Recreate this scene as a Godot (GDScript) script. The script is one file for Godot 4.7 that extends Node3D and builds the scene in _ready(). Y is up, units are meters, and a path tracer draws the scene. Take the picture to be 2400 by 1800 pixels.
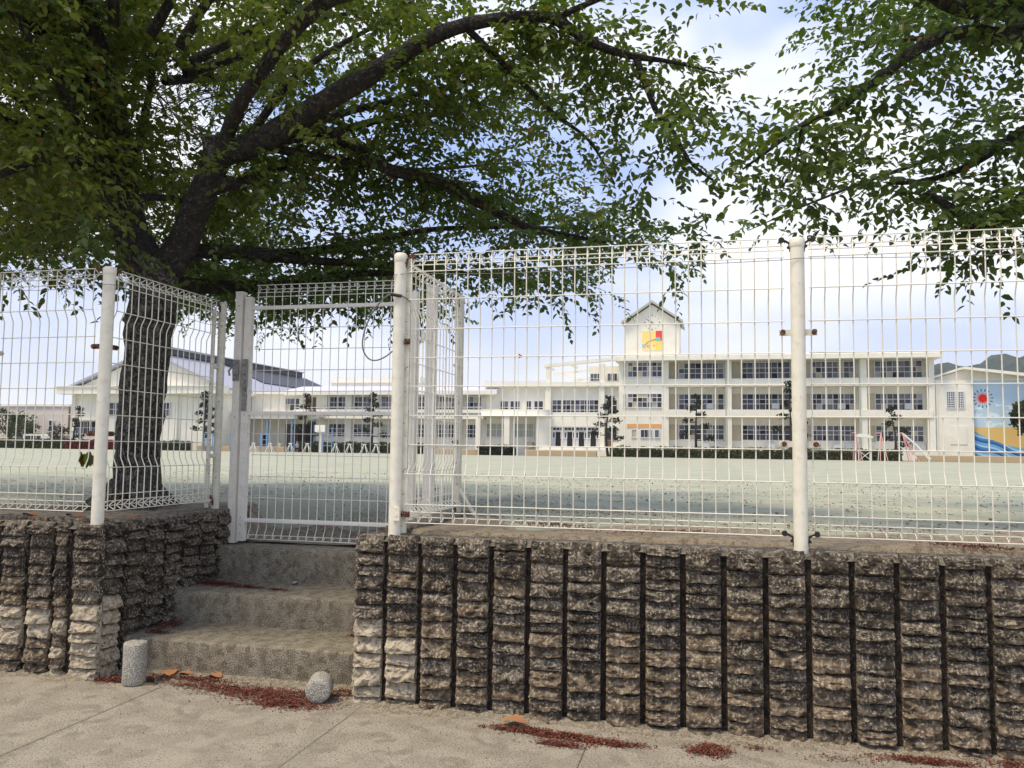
extends Node3D
# A raised school playground behind a rock-faced retaining wall, a white mesh fence and a gate; cherry trees overhead, the school far behind.
# World: x runs along the wall, y up, z towards the viewer; the wall top lies at y = T.

const T := 0.949
var M := {}
var taken := {}
var box_cache := {}
var rng := RandomNumberGenerator.new()

# ---------------------------------------------------------------- naming helpers
func numbered(n):
	if not taken.has(n):
		taken[n] = 0
		return n
	taken[n] += 1
	return "%s_%03d" % [n, taken[n]]

func tag(o, label, category, group = "", kind = ""):
	if label: o.set_meta("label", label)
	if category: o.set_meta("category", category)
	if group: o.set_meta("group", group)
	if kind: o.set_meta("kind", kind)
	return o

func thing(called, label, category, at = Vector3.ZERO, group = "", kind = ""):
	var o = Node3D.new()
	o.name = numbered(called)
	add_child(o)
	o.position = at
	return tag(o, label, category, group, kind)

func node(parent, called, at = Vector3.ZERO):
	var o = Node3D.new()
	o.name = called
	parent.add_child(o, true)
	o.position = at
	return o

func part(parent, called, mesh, mat, at = Vector3.ZERO, turn = Basis()):
	var o = MeshInstance3D.new()
	o.name = called if parent != self else numbered(called)
	o.mesh = mesh
	o.material_override = mat
	parent.add_child(o, true)
	o.transform = Transform3D(turn, at)
	return o

func box(size):
	var k = size.snapped(Vector3.ONE * 0.001)
	if not box_cache.has(k):
		var b = BoxMesh.new()
		b.size = k
		box_cache[k] = b
	return box_cache[k]

# a box given by two world corners, as a part of an unturned thing
func slab(parent, called, a, b, mat):
	var base = Vector3.ZERO
	var p = parent
	while p != self:
		base += p.position
		p = p.get_parent()
	return part(parent, called, box((b - a).abs()), mat, (a + b) / 2 - base)

# ---------------------------------------------------------------- mesh helpers
class MB:
	var st = SurfaceTool.new()
	var n = 0
	func _init(): st.begin(Mesh.PRIMITIVE_TRIANGLES)
	func flat(): st.set_smooth_group(-1)
	func smooth(): st.set_smooth_group(0)
	func tri(a, b, c):
		st.add_vertex(a); st.add_vertex(b); st.add_vertex(c)
		n += 1
	func quad(a, b, c, d):
		tri(a, b, c); tri(a, c, d)
	func box(a, b):
		flat()
		var x0 = min(a.x, b.x); var x1 = max(a.x, b.x); var y0 = min(a.y, b.y); var y1 = max(a.y, b.y); var z0 = min(a.z, b.z); var z1 = max(a.z, b.z)
		var p = [Vector3(x0, y0, z0), Vector3(x1, y0, z0), Vector3(x1, y1, z0), Vector3(x0, y1, z0), Vector3(x0, y0, z1), Vector3(x1, y0, z1), Vector3(x1, y1, z1), Vector3(x0, y1, z1)]
		hexa(p)
	# eight corners: four of the back face (anticlockwise seen from the front), four of the front face
	func hexa(p):
		flat()
		quad(p[4], p[7], p[6], p[5])
		quad(p[1], p[2], p[3], p[0])
		quad(p[0], p[3], p[7], p[4])
		quad(p[5], p[6], p[2], p[1])
		quad(p[7], p[3], p[2], p[6])
		quad(p[0], p[4], p[5], p[1])
	func tube(pts, radii, sides = 6, caps = true):
		var rings = []
		var up = Vector3.UP
		var d0 = (pts[1] - pts[0]).normalized()
		if abs(d0.dot(up)) > 0.9: up = Vector3.RIGHT
		var u = d0.cross(up).normalized()
		for i in pts.size():
			var d = (pts[min(i + 1, pts.size() - 1)] - pts[max(i - 1, 0)]).normalized()
			u = (u - d * u.dot(d)).normalized()
			var v = d.cross(u)
			var r = radii[i] if radii is Array else radii
			var ring = []
			for k in sides:
				var a = TAU * k / sides
				ring.append(pts[i] + (u * cos(a) + v * sin(a)) * r)
			rings.append(ring)
		smooth()
		for i in pts.size() - 1:
			for k in sides:
				var k2 = (k + 1) % sides
				quad(rings[i][k], rings[i + 1][k], rings[i + 1][k2], rings[i][k2])
		if caps:
			flat()
			for k in range(1, sides - 1):
				tri(rings[0][0], rings[0][k], rings[0][k + 1])
				var e = rings[-1]
				tri(e[0], e[k + 1], e[k])
	# profile of (radius, height) turned about y
	func lathe(prof, sides = 20, at = Vector3.ZERO):
		for i in prof.size() - 1:
			for k in sides:
				var a = TAU * k / sides
				var b = TAU * (k + 1) / sides
				var p = func(pr, an): return at + Vector3(cos(an) * pr.x, pr.y, sin(an) * pr.x)
				quad(p.call(prof[i], a), p.call(prof[i], b), p.call(prof[i + 1], b), p.call(prof[i + 1], a))
	# outline in x, y (anticlockwise), pulled along z
	func prism(outline, z0, z1):
		flat()
		var area = 0.0
		for i in outline.size(): area += outline[i].cross(outline[(i + 1) % outline.size()])
		var pl = PackedVector2Array(outline)
		if area < 0: pl.reverse()
		var ix = Geometry2D.triangulate_polygon(pl)
		for i in range(0, ix.size(), 3):
			var a = pl[ix[i]]; var b = pl[ix[i + 1]]; var c = pl[ix[i + 2]]
			if (b - a).cross(c - a) < 0:
				var t = b; b = c; c = t
			tri(Vector3(a.x, a.y, z1), Vector3(c.x, c.y, z1), Vector3(b.x, b.y, z1))
			tri(Vector3(a.x, a.y, z0), Vector3(b.x, b.y, z0), Vector3(c.x, c.y, z0))
		for i in pl.size():
			var a = pl[i]; var b = pl[(i + 1) % pl.size()]
			quad(Vector3(a.x, a.y, z0), Vector3(a.x, a.y, z1), Vector3(b.x, b.y, z1), Vector3(b.x, b.y, z0))
	func done():
		st.generate_normals()
		return st.commit()

# ---------------------------------------------------------------- textures and materials
func lin(r, g, b): return Color(r, g, b).linear_to_srgb()

func noise_bytes(size, sd, freq, octaves, type = FastNoiseLite.TYPE_SIMPLEX):
	var f = FastNoiseLite.new()
	f.seed = sd
	f.frequency = freq
	f.noise_type = type
	f.fractal_octaves = octaves
	var im = f.get_seamless_image(size, size, false, false, 0.15)
	im.convert(Image.FORMAT_L8)
	return im.get_data()

# coarse tone between two colours, fine grain, and kinds of spot ([colour, noise seed, frequency, cut, softness])
var srgb_of := PackedByteArray()
var noise_kept := {}

func kept_noise(size, sd, freq, octaves):
	var k = [size, sd, freq, octaves]
	if not noise_kept.has(k): noise_kept[k] = noise_bytes(size, sd, freq, octaves)
	return noise_kept[k]

func surface_tex(size, sd, c1, c2, coarse, fine_amount, spots = []):
	if srgb_of.is_empty():
		srgb_of.resize(2049)
		for i in 2049: srgb_of[i] = int(Color(i / 2048.0, 0, 0).linear_to_srgb().r * 255.0 + .5)
	var a: PackedByteArray = noise_bytes(size, sd, coarse, 4)
	var b: PackedByteArray = kept_noise(size, 1, 0.22, 3)
	var lut := PackedFloat32Array()
	lut.resize(1024)
	for v in 256:
		var t = smoothstep(0.28, 0.72, v / 255.0)
		lut[v * 4] = lerpf(c1.x, c2.x, t) * 2048.0
		lut[v * 4 + 1] = lerpf(c1.y, c2.y, t) * 2048.0
		lut[v * 4 + 2] = lerpf(c1.z, c2.z, t) * 2048.0
		lut[v * 4 + 3] = 1.0 + (v / 255.0 - 0.5) * 2.0 * fine_amount
	var ns := spots.size()
	var sp := []
	var sw := []
	for s in spots:
		sp.append(kept_noise(size, s[1], s[2], 3))
		var w := PackedFloat32Array()
		w.resize(256)
		for v in 256: w[v] = smoothstep(s[3], s[3] + s[4], v / 255.0)
		sw.append(w)
	var empty := PackedByteArray()
	var s0: PackedByteArray = sp[0] if ns > 0 else empty
	var s1: PackedByteArray = sp[1] if ns > 1 else empty
	var s2: PackedByteArray = sp[2] if ns > 2 else empty
	var data := PackedByteArray()
	data.resize(size * size * 3)
	for i: int in size * size:
		var ti: int = a[i] * 4
		var r: float = lut[ti]
		var g: float = lut[ti + 1]
		var bl: float = lut[ti + 2]
		for j: int in ns:
			var v: int = s0[i] if j == 0 else (s1[i] if j == 1 else s2[i])
			var w: float = sw[j][v]
			if w > 0.0:
				var c: Vector3 = spots[j][0]
				r += (c.x * 2048.0 - r) * w; g += (c.y * 2048.0 - g) * w; bl += (c.z * 2048.0 - bl) * w
		var k: float = lut[b[i] * 4 + 3]
		var o: int = i * 3
		data[o] = srgb_of[mini(int(r * k), 2048)]
		data[o + 1] = srgb_of[mini(int(g * k), 2048)]
		data[o + 2] = srgb_of[mini(int(bl * k), 2048)]
	return ImageTexture.create_from_image(Image.create_from_data(size, size, false, Image.FORMAT_RGB8, data))

func height_tex(size, sd, freq, octaves):
	return ImageTexture.create_from_image(Image.create_from_data(size, size, false, Image.FORMAT_L8, noise_bytes(size, sd, freq, octaves)))

func plain(c, rough = 0.7, metal = 0.0):
	var m = StandardMaterial3D.new()
	m.albedo_color = lin(c.x, c.y, c.z)
	m.roughness = rough
	m.metallic = metal
	return m

func textured(tex, tile, rough = 0.9, relief = null, depth = 0.0):
	var m = StandardMaterial3D.new()
	m.albedo_texture = tex
	m.roughness = rough
	m.uv1_triplanar = true
	m.uv1_world_triplanar = true
	m.uv1_scale = tile if tile is Vector3 else Vector3.ONE / tile
	if relief:
		m.heightmap_enabled = true
		m.heightmap_texture = relief
		m.heightmap_scale = depth
	return m

func make_materials():
	var rough_h = height_tex(256, 5, 0.05, 5)
	var fine_h = height_tex(256, 6, 0.18, 4)
	var V = func(a, b, c): return Vector3(a, b, c)
	# weathered concrete stones: black algae film with pale lichen flecks, browner ones, and clean cream ones
	M.stone_dark = textured(surface_tex(512, 11, V.call(.028, .021, .015), V.call(.095, .074, .052), .010, .45, [[V.call(.38, .335, .26), 91, .045, .62, .12], [V.call(.026, .019, .013), 92, .009, .56, .18]]), 0.55, .95, rough_h, .6)
	M.stone_grey = textured(surface_tex(512, 12, V.call(.052, .041, .029), V.call(.155, .125, .092), .010, .45, [[V.call(.44, .39, .31), 93, .04, .61, .12], [V.call(.030, .023, .017), 94, .009, .58, .18]]), 0.5, .95, rough_h, .6)
	M.stone_brown = textured(surface_tex(512, 13, V.call(.075, .055, .036), V.call(.215, .165, .112), .012, .40, [[V.call(.44, .385, .295), 95, .03, .63, .12], [V.call(.15, .095, .052), 97, .012, .68, .12], [V.call(.032, .024, .017), 96, .009, .56, .18]]), 0.5, .95, rough_h, .6)
	M.stone_tan = textured(surface_tex(512, 14, V.call(.33, .275, .195), V.call(.48, .415, .315), .012, .25, [[V.call(.12, .09, .055), 98, .025, .62, .16], [V.call(.50, .45, .36), 99, .03, .68, .1]]), 0.6, .95, rough_h, .6)
	M.groove = textured(surface_tex(256, 15, V.call(.016, .011, .0075), V.call(.045, .031, .021), .02, .4, [[V.call(.085, .066, .045), 100, .04, .68, .12]]), 0.4, .95, fine_h, .4)
	M.cap = textured(surface_tex(512, 16, V.call(.12, .105, .083), V.call(.25, .22, .175), .012, .4, [[V.call(.04, .034, .027), 101, .03, .54, .16]]), 0.7, .95, fine_h, .6)
	M.step = textured(surface_tex(512, 17, V.call(.175, .15, .105), V.call(.27, .236, .175), .010, .32, [[V.call(.12, .098, .066), 124, .012, .56, .2], [V.call(.06, .05, .036), 102, .10, .64, .07], [V.call(.44, .40, .33), 103, .14, .70, .06]]), 0.7, .95, fine_h, .35)
	M.paving = textured(surface_tex(1024, 18, V.call(.265, .236, .188), V.call(.325, .292, .236), .005, .26, [[V.call(.215, .188, .145), 106, .007, .52, .35], [V.call(.11, .09, .065), 104, .10, .68, .06], [V.call(.45, .41, .35), 105, .16, .72, .05]]), 1.7, .95, fine_h, .25)
	M.dirt_edge = textured(surface_tex(512, 19, V.call(.20, .17, .125), V.call(.32, .28, .215), .02, .4, [[V.call(.09, .07, .045), 107, .06, .64, .1]]), 0.6, .95, fine_h, .5)
	M.soil = textured(surface_tex(512, 20, V.call(.20, .16, .11), V.call(.28, .23, .165), .012, .35, [[V.call(.12, .085, .055), 108, .03, .60, .16], [V.call(.34, .285, .21), 109, .1, .70, .08]]), 1.2, .95, fine_h, .6)
	M.field = textured(surface_tex(1024, 21, V.call(.325, .34, .258), V.call(.39, .398, .312), .006, .10, [[V.call(.28, .29, .22), 110, .012, .62, .16]]), Vector3(.05, .2, .16), .95)
	M.bark = textured(surface_tex(512, 22, V.call(.014, .011, .009), V.call(.045, .036, .028), .02, .5, [[V.call(.13, .125, .098), 111, .018, .60, .12], [V.call(.22, .21, .175), 112, .045, .68, .1]]), Vector3(1.6, 1.0, 1.6), .95, rough_h, 2.5)
	M.bark_limb = textured(surface_tex(256, 33, V.call(.012, .010, .008), V.call(.034, .027, .021), .02, .5, [[V.call(.085, .08, .062), 122, .03, .70, .1]]), Vector3(2.2, 2.2, 2.2), .95, rough_h, 1.5)
	M.twig = plain(V.call(.035, .026, .02), .9)
	M.granite = textured(surface_tex(512, 23, V.call(.33, .31, .255), V.call(.47, .445, .38), .02, .3, [[V.call(.60, .58, .52), 114, .05, .60, .08], [V.call(.05, .045, .038), 113, .06, .62, .07]]), 0.35, .9, fine_h, .6)
	M.wall_white = textured(surface_tex(512, 24, V.call(.77, .745, .655), V.call(.81, .79, .705), .01, .015), 9.0, .85)
	M.hedge_core = plain(V.call(.035, .034, .016), .95)
	M.clock = plain(V.call(.16, .15, .13), .7)
	M.wall_pink = plain(V.call(.62, .56, .52), .85)
	M.roof_grey = plain(V.call(.36, .37, .45), .5)
	M.roof_pale = plain(V.call(.62, .62, .72), .5)
	M.roof_dark = plain(V.call(.035, .037, .045), .5)
	M.frame = plain(V.call(.72, .72, .74), .5)
	M.glass_dark = plain(V.call(.03, .032, .04), .12)
	M.glass_mid = plain(V.call(.11, .115, .14), .12)
	M.glass_pale = plain(V.call(.34, .35, .34), .25)
	M.dark = plain(V.call(.012, .011, .012), .8)
	M.curtain = plain(V.call(.52, .46, .34), .9)
	M.curtain_green = plain(V.call(.42, .45, .36), .9)
	M.door_pale = plain(V.call(.55, .57, .60), .6)
	M.orange_trim = plain(V.call(.75, .38, .14), .7)
	M.post = textured(surface_tex(512, 25, V.call(.77, .735, .605), V.call(.82, .79, .675), .01, .04, [[V.call(.69, .635, .50), 116, .010, .62, .30]]), 0.6, .45)
	M.post_old = textured(surface_tex(512, 26, V.call(.60, .585, .48), V.call(.70, .68, .57), .01, .06, [[V.call(.34, .22, .12), 117, .015, .80, .08]]), 0.6, .55)
	M.wire = plain(V.call(.80, .775, .67), .45)
	M.gate = textured(surface_tex(256, 27, V.call(.76, .715, .63), V.call(.81, .775, .695), .01, .03, [[V.call(.66, .60, .53), 118, .03, .80, .06]]), 0.5, .4)
	M.gate_wire = plain(V.call(.80, .78, .71), .4)
	M.rust = textured(surface_tex(256, 28, V.call(.05, .018, .012), V.call(.17, .06, .032), .03, .5, [[V.call(.45, .38, .30), 119, .03, .74, .08]]), 0.15, .9, fine_h, .2)
	M.black_bolt = plain(V.call(.018, .014, .013), .7)
	M.steel = textured(surface_tex(256, 29, V.call(.22, .215, .20), V.call(.34, .33, .31), .02, .3, [[V.call(.10, .07, .05), 120, .04, .66, .1]]), 0.12, .5)
	M.cable = plain(V.call(.17, .165, .165), .5)
	M.dry_leaf = plain(V.call(.36, .17, .075), .8)
	M.dry_leaf2 = plain(V.call(.30, .115, .05), .8)
	M.pole_blue = plain(V.call(.16, .30, .52), .5)
	M.pole_white = plain(V.call(.78, .78, .74), .5)
	M.pole_pink = plain(V.call(.68, .36, .33), .6)
	M.red = plain(V.call(.62, .03, .03), .7)
	M.tan_wall = plain(V.call(.42, .32, .20), .9)
	M.brown_wood = plain(V.call(.16, .09, .055), .8)
	M.land = textured(surface_tex(256, 30, V.call(.24, .23, .16), V.call(.33, .31, .22), .01, .2), 20.0, .95)
	M.asphalt = textured(surface_tex(256, 31, V.call(.045, .045, .045), V.call(.06, .06, .058), .01, .3), 2.0, .9)
	M.hill = textured(surface_tex(512, 32, V.call(.016, .026, .014), V.call(.045, .060, .028), .03, .6, [[V.call(.07, .085, .04), 121, .05, .66, .1]]), 160.0, .95)
	M.skin = plain(V.call(.42, .25, .17), .6)
	M.cloth_yellow = plain(V.call(.50, .50, .26), .9)
	M.cloth_blue = plain(V.call(.22, .33, .48), .9)
	M.hair = plain(V.call(.012, .01, .01), .7)
	M.terracotta = plain(V.call(.36, .13, .055), .8)
	M.leaf = StandardMaterial3D.new()
	M.leaf.vertex_color_use_as_albedo = true
	M.leaf.roughness = .42
	M.leaf.backlight_enabled = true
	M.leaf.backlight = lin(.92, 1.0, .34)
	M.leaf.cull_mode = BaseMaterial3D.CULL_DISABLED
	M.bits = StandardMaterial3D.new()
	M.bits.vertex_color_use_as_albedo = true
	M.bits.roughness = .8

# ---------------------------------------------------------------- sky
func make_sky():
	var w = 1024
	var h = 512
	var f = FastNoiseLite.new()
	f.seed = 7
	f.frequency = 1.0
	f.fractal_octaves = 5
	f.noise_type = FastNoiseLite.TYPE_SIMPLEX_SMOOTH
	var im = Image.create(w, h, false, Image.FORMAT_RGBF)
	for j in h:
		var el = (0.5 - (j + 0.5) / h) * PI
		var y = sin(el)
		for i in w:
			var az = ((i + 0.5) / w - 0.5) * TAU
			var d = Vector3(sin(az) * cos(el), y, -cos(az) * cos(el))
			var e = rad_to_deg(el)
			var a = rad_to_deg(az)
			if e < -2.0:
				im.set_pixel(i, j, Color(.24, .235, .22))
				continue
			var flat = Vector3(d.x, d.y * 2.2, d.z)
			var n = f.get_noise_3dv(flat * 1.7) * 0.5 + 0.5
			var n2 = f.get_noise_3dv(flat * 4.0 + Vector3(9, 3, 4)) * 0.5 + 0.5
			var open = 0.80 * n + 0.20 * n2
			# the gap of blue and the white bank that the picture shows
			open -= 0.40 * exp(-pow((a + 3.0) / 12.0, 2) - pow((e - 20.0) / 11.0, 2))
			open -= 0.34 * exp(-pow((a + 4.0) / 20.0, 2) - pow((e - 32.0) / 9.0, 2))
			open += 0.26 * exp(-pow((a - 10.0) / 7.0, 2) - pow((e - 19.0) / 6.0, 2))
			var c = smoothstep(0.30, 0.62, open)
			var hz = exp(-pow(maxf(e, 0.0) / 13.0, 1.6))
			var blue = Vector3(.33, .48, .87).lerp(Vector3(.27, .41, .80), clampf((e - 15.0) / 50.0, 0, 1))
			var col = blue.lerp(Vector3(1.02, 1.02, 1.04), c * .95)
			col = col.lerp(Vector3(.88, .895, .965), hz * .8)
			col *= .57
			im.set_pixel(i, j, Color(col.x, col.y, col.z))
	return ImageTexture.create_from_image(im)

# ================================================================ build
func _ready():
	var cam = Camera3D.new()
	cam.name = "camera"
	add_child(cam)
	cam.position = Vector3(0, 1.459, 4.627)
	cam.rotation = Vector3(0.0766, 0.2350, 0.0128)
	cam.fov = 49.31
	cam.near = 0.05
	cam.far = 6000.0
	cam.current = true

	var env = Environment.new()
	env.background_mode = Environment.BG_SKY
	var sky = Sky.new()
	var pano = PanoramaSkyMaterial.new()
	pano.panorama = make_sky()
	sky.sky_material = pano
	env.sky = sky
	env.tonemap_mode = Environment.TONE_MAPPER_LINEAR
	env.tonemap_exposure = 2.15
	env.fog_enabled = true
	env.fog_density = 0.00022
	env.fog_light_color = Color(.80, .86, .96)
	env.sdfgi_enabled = true
	env.ssao_enabled = true
	env.ssil_enabled = true
	var we = WorldEnvironment.new()
	we.name = "world_environment"
	we.environment = env
	add_child(we)

	var sun = DirectionalLight3D.new()
	sun.name = "sun"
	add_child(sun)
	sun.look_at_from_position(Vector3.ZERO, Vector3(0.30, -0.88, -0.34), Vector3.UP)
	sun.light_energy = 0.5
	sun.light_angular_distance = 14.0
	sun.light_color = Color(1.0, 0.93, 0.80)
	sun.shadow_enabled = true

	make_materials()
	make_leaf_mesh()
	build_ground()
	build_walls()
	build_steps()
	build_fences()
	build_gate()
	build_school()
	build_gymnasium()
	build_school_grounds()
	build_trees()
	build_litter()

# ---------------------------------------------------------------- ground
func field_y(z): return T - 0.012 - 0.27 * clampf((-z - 4.0) / 80.0, 0, 1)

# the ground behind the wall: level with its top, with a ramp down to the gate
func soil_y(x, z):
	var y = field_y(z)
	var inside = smoothstep(0.0, 0.35, x + 3.95) * (1.0 - smoothstep(-0.35, 0.0, x + 1.80))
	var deep = 1.0 - smoothstep(1.55, 3.3, -z)
	y = lerpf(y, 0.665, inside * deep)
	return y + 0.012 * sin(x * 5.1 + z * 3.0) * sin(z * 4.3 - x)

func build_ground():
	var street = MB.new()
	street.box(Vector3(-70, -.30, -.15), Vector3(70, -.055, 60))
	tag(part(self, "ground", street.done(), M.dirt_edge), "", "", "", "structure")
	# paving slabs with open joints
	var pave = thing("pavement", "", "", Vector3.ZERO, "", "structure")
	var xs = [-9.77, -8.46, -7.15, -5.84, -4.53, -3.232, -1.922, -.61, .70, 2.01, 3.32, 4.63]
	for i in xs.size() - 1:
		var g = 0.004 if i == 4 else 0.0015
		var x0 = xs[i] + (0.004 if i == 5 else 0.0015)
		var x1 = xs[i + 1] - g
		var front = [[.308, 1.62], [1.625, 2.94], [2.945, 4.25], [4.255, 5.57]]
		if x1 < -1.8: front[0][0] = 0.085 if x1 < -3.0 else -.22
		for r in front:
			var mb = MB.new()
			bevel_slab(mb, x0, x1, r[0], r[1], -.055, 0.0, .004)
			part(pave, "paving_slab", mb.done(), M.paving)
	var strip = MB.new()
	bevel_slab(strip, -1.93, 4.6, .02, .304, -.055, -.003, .004)
	part(pave, "edge_strip", strip.done(), M.paving)
	# swept grit lying along the foot of the wall
	var grit = MB.new()
	grit.smooth()
	for seg in [[-2.02, 3.4, .20, .09], [-5.6, -3.7, .20, .085], [-3.72, -2.0, .06, -.21]]:
		var n = int((seg[1] - seg[0]) / .05)
		for i in n:
			var pts = []
			for e in 2:
				var x = seg[0] + (i + e) * .05
				var wd = (seg[2] - seg[3]) * (.75 + .5 * sin(x * 3.1) * sin(x * 7.7 + 1.0) + .25 * sin(x * 17.0))
				pts.append([Vector3(x, .022, seg[3] - .03), Vector3(x, .007, seg[3] + wd * .35), Vector3(x, -.007, seg[3] + wd)])
			for k in 2: grit.quad(pts[0][k], pts[1][k], pts[1][k + 1], pts[0][k + 1])
	tag(part(self, "wall_foot_grit", grit.done(), M.dirt_edge), "sandy grit swept along the foot of the retaining wall", "grit", "", "stuff")
	var land = MB.new()
	land.box(Vector3(-900, T - 1.5, -1300), Vector3(1000, T - .30, -83.0))
	tag(part(self, "land", land.done(), M.land), "", "", "", "structure")
	# the playground
	var fm = MB.new()
	fm.smooth()
	var zs = [-6.12, -12.0, -25.0, -50.0, -84.2]
	for i in zs.size() - 1:
		var a = zs[i]; var c = zs[i + 1]
		fm.quad(Vector3(-200, field_y(a), a), Vector3(-200, field_y(c), c), Vector3(120, field_y(c), c), Vector3(120, field_y(a), a))
	for x in [[-200.0, -11.0], [7.0, 120.0]]:
		fm.quad(Vector3(x[0], T - .012, -.12), Vector3(x[0], field_y(-6.12), -6.12), Vector3(x[1], field_y(-6.12), -6.12), Vector3(x[1], T - .012, -.12))
	var edge_of = func(x): return 1.25 + .25 * sin(x * .9) + .25 * sin(x * 2.7 + 2.0) + .15 * sin(x * 7.0) + 1.2 * smoothstep(-4.7, -4.0, x) * (1.0 - smoothstep(-1.9, -1.1, x))
	var step = .1
	var sm = MB.new()
	sm.smooth()
	for i in range(-110, 70):
		for j in range(0, 60):
			var x = i * step
			var z = -.12 - j * step
			if x + step > -3.79 and x < -1.99 and z - step > -1.60: continue
			var edge = edge_of.call(x)
			var q = []
			var s = []
			for c in [[0, 0], [0, -1], [1, -1], [1, 0]]:
				var px = x + c[0] * step
				var pz = z + c[1] * step
				var calm = 1.0 - smoothstep(4.5, 6.1, -pz)
				var py = lerpf(field_y(pz), soil_y(px, pz), calm)
				q.append(Vector3(px, py, pz))
				s.append(Vector3(px, py + lerpf(.022, -.006, smoothstep(edge_of.call(px) - .5, edge_of.call(px), -pz)) if j > 0 or c[1] < 0 else T - .05, pz))
			if -z > edge - .9: fm.quad(q[0], q[1], q[2], q[3])
			if -z < edge + .3: sm.quad(s[0], s[1], s[2], s[3])
	tag(part(self, "playground", fm.done(), M.field), "", "", "", "structure")
	tag(part(self, "soil_strip", sm.done(), M.soil), "", "", "", "structure")
	# wooded hills far behind on the right
	var hm = MB.new()
	hm.smooth()
	var f = FastNoiseLite.new()
	f.seed = 3
	f.frequency = .006
	f.fractal_octaves = 5
	var hy = func(x, z):
		var rise = smoothstep(90.0, 205.0, x) * smoothstep(-640.0, -900.0, z)
		return T - 6.0 + rise * (84.0 + 34.0 * f.get_noise_2d(x, z) + clampf((x - 240.0) * .05, 0, 60.0)) + 14.0 * f.get_noise_2d(x * 5.0, z * 5.0) * rise
	for i in 90:
		for j in 40:
			var x = 60.0 + i * 10.0
			var z = -620.0 - j * 12.0
			hm.quad(Vector3(x, hy.call(x, z), z), Vector3(x, hy.call(x, z - 12), z - 12), Vector3(x + 10, hy.call(x + 10, z - 12), z - 12), Vector3(x + 10, hy.call(x + 10, z), z))
	tag(part(self, "hills", hm.done(), M.hill), "", "", "", "structure")

func bevel_slab(mb, x0, x1, z0, z1, y0, y1, b):
	mb.flat()
	var t = [Vector3(x0 + b, y1, z0 + b), Vector3(x1 - b, y1, z0 + b), Vector3(x1 - b, y1, z1 - b), Vector3(x0 + b, y1, z1 - b)]
	var m = [Vector3(x0, y1 - b, z0), Vector3(x1, y1 - b, z0), Vector3(x1, y1 - b, z1), Vector3(x0, y1 - b, z1)]
	var l = [Vector3(x0, y0, z0), Vector3(x1, y0, z0), Vector3(x1, y0, z1), Vector3(x0, y0, z1)]
	mb.quad(t[0], t[1], t[2], t[3])
	for i in 4:
		var k = (i + 1) % 4
		mb.quad(m[i], m[k], t[k], t[i])
		mb.quad(l[i], l[k], m[k], m[i])

# ---------------------------------------------------------------- retaining walls of rock-faced blocks
var stone_meshes := []

func make_stones():
	var f = FastNoiseLite.new()
	f.frequency = 1.0
	f.fractal_octaves = 3
	for v in 28:
		f.seed = 200 + v
		var nx = 8
		var ny = 6
		var mb = MB.new()
		mb.flat()
		var tilt_t = rng.randf_range(-.13, .13)
		var tilt_b = rng.randf_range(-.13, .13)
		var px = rng.randf_range(.25, .75)
		var py = rng.randf_range(.45, .8)
		var P = []
		for j in ny + 1:
			var row = []
			for i in nx + 1:
				var u = float(i) / nx
				var w = float(j) / ny
				var wob = .16 * f.get_noise_2d(u * 3.0, 11.0 if j > ny / 2 else 55.0)
				var y0 = .02 + tilt_b * (u - .5) + wob * .6
				var y1 = .985 + tilt_t * (u - .5) + wob * .6
				var y = lerpf(y0, y1, w)
				var z = .30 + .70 * smoothstep(0.0, .16, w - .03) * (1.0 - .62 * pow(clampf((w - py * .5) / (1.0 - py * .5), 0, 1), 1.3)) * (.6 + .4 * clampf(minf(u, 1.0 - u) * 10.0, 0, 1)) - .16 * absf(u - px) + .40 * f.get_noise_2d(u * 2.4, w * 1.8) + .24 * f.get_noise_2d(u * 7.0 + 30, w * 4.0)
				if j == 0: z = .12
				elif j == ny: z *= .6
				row.append(Vector3(u - .5, y, maxf(z, .08)))
			P.append(row)
		for j in ny:
			for i in nx:
				if (i + j + v) % 2 == 0:
					mb.quad(P[j][i], P[j + 1][i], P[j + 1][i + 1], P[j][i + 1])
				else:
					mb.tri(P[j][i], P[j + 1][i], P[j][i + 1])
					mb.tri(P[j + 1][i], P[j + 1][i + 1], P[j][i + 1])
		var back = func(p): return Vector3(p.x, p.y, -.25)
		for i in nx:
			mb.quad(P[ny][i], back.call(P[ny][i]), back.call(P[ny][i + 1]), P[ny][i + 1])
			mb.quad(P[0][i + 1], back.call(P[0][i + 1]), back.call(P[0][i]), P[0][i])
		for j in ny:
			mb.quad(P[j][0], back.call(P[j][0]), back.call(P[j + 1][0]), P[j + 1][0])
			mb.quad(P[j + 1][nx], back.call(P[j + 1][nx]), back.call(P[j][nx]), P[j][nx])
		stone_meshes.append(mb.done())

# one upright column of stones; u0, u1 along dir from origin, facing out
func stone_column(parent, origin, dir, out, u0, u1, top, pick):
	var y = -.03
	var base = [.0]
	while y < top - .05:
		var h = rng.randf_range(.052, .108)
		if top - (y + h) < .05: h = top - y
		var m = pick.call(y + h / 2)
		var dep = .056 * rng.randf_range(.75, 1.3)
		var b = Basis(dir * (u1 - u0) * (1.0 if rng.randf() < .5 else -1.0), Vector3.UP * h * 1.05, out * dep)
		part(parent, "stone", stone_meshes[rng.randi() % stone_meshes.size()], m, origin + dir * (u0 + u1) / 2 + Vector3.UP * y, b)
		y += h
		base[0] = y

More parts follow.
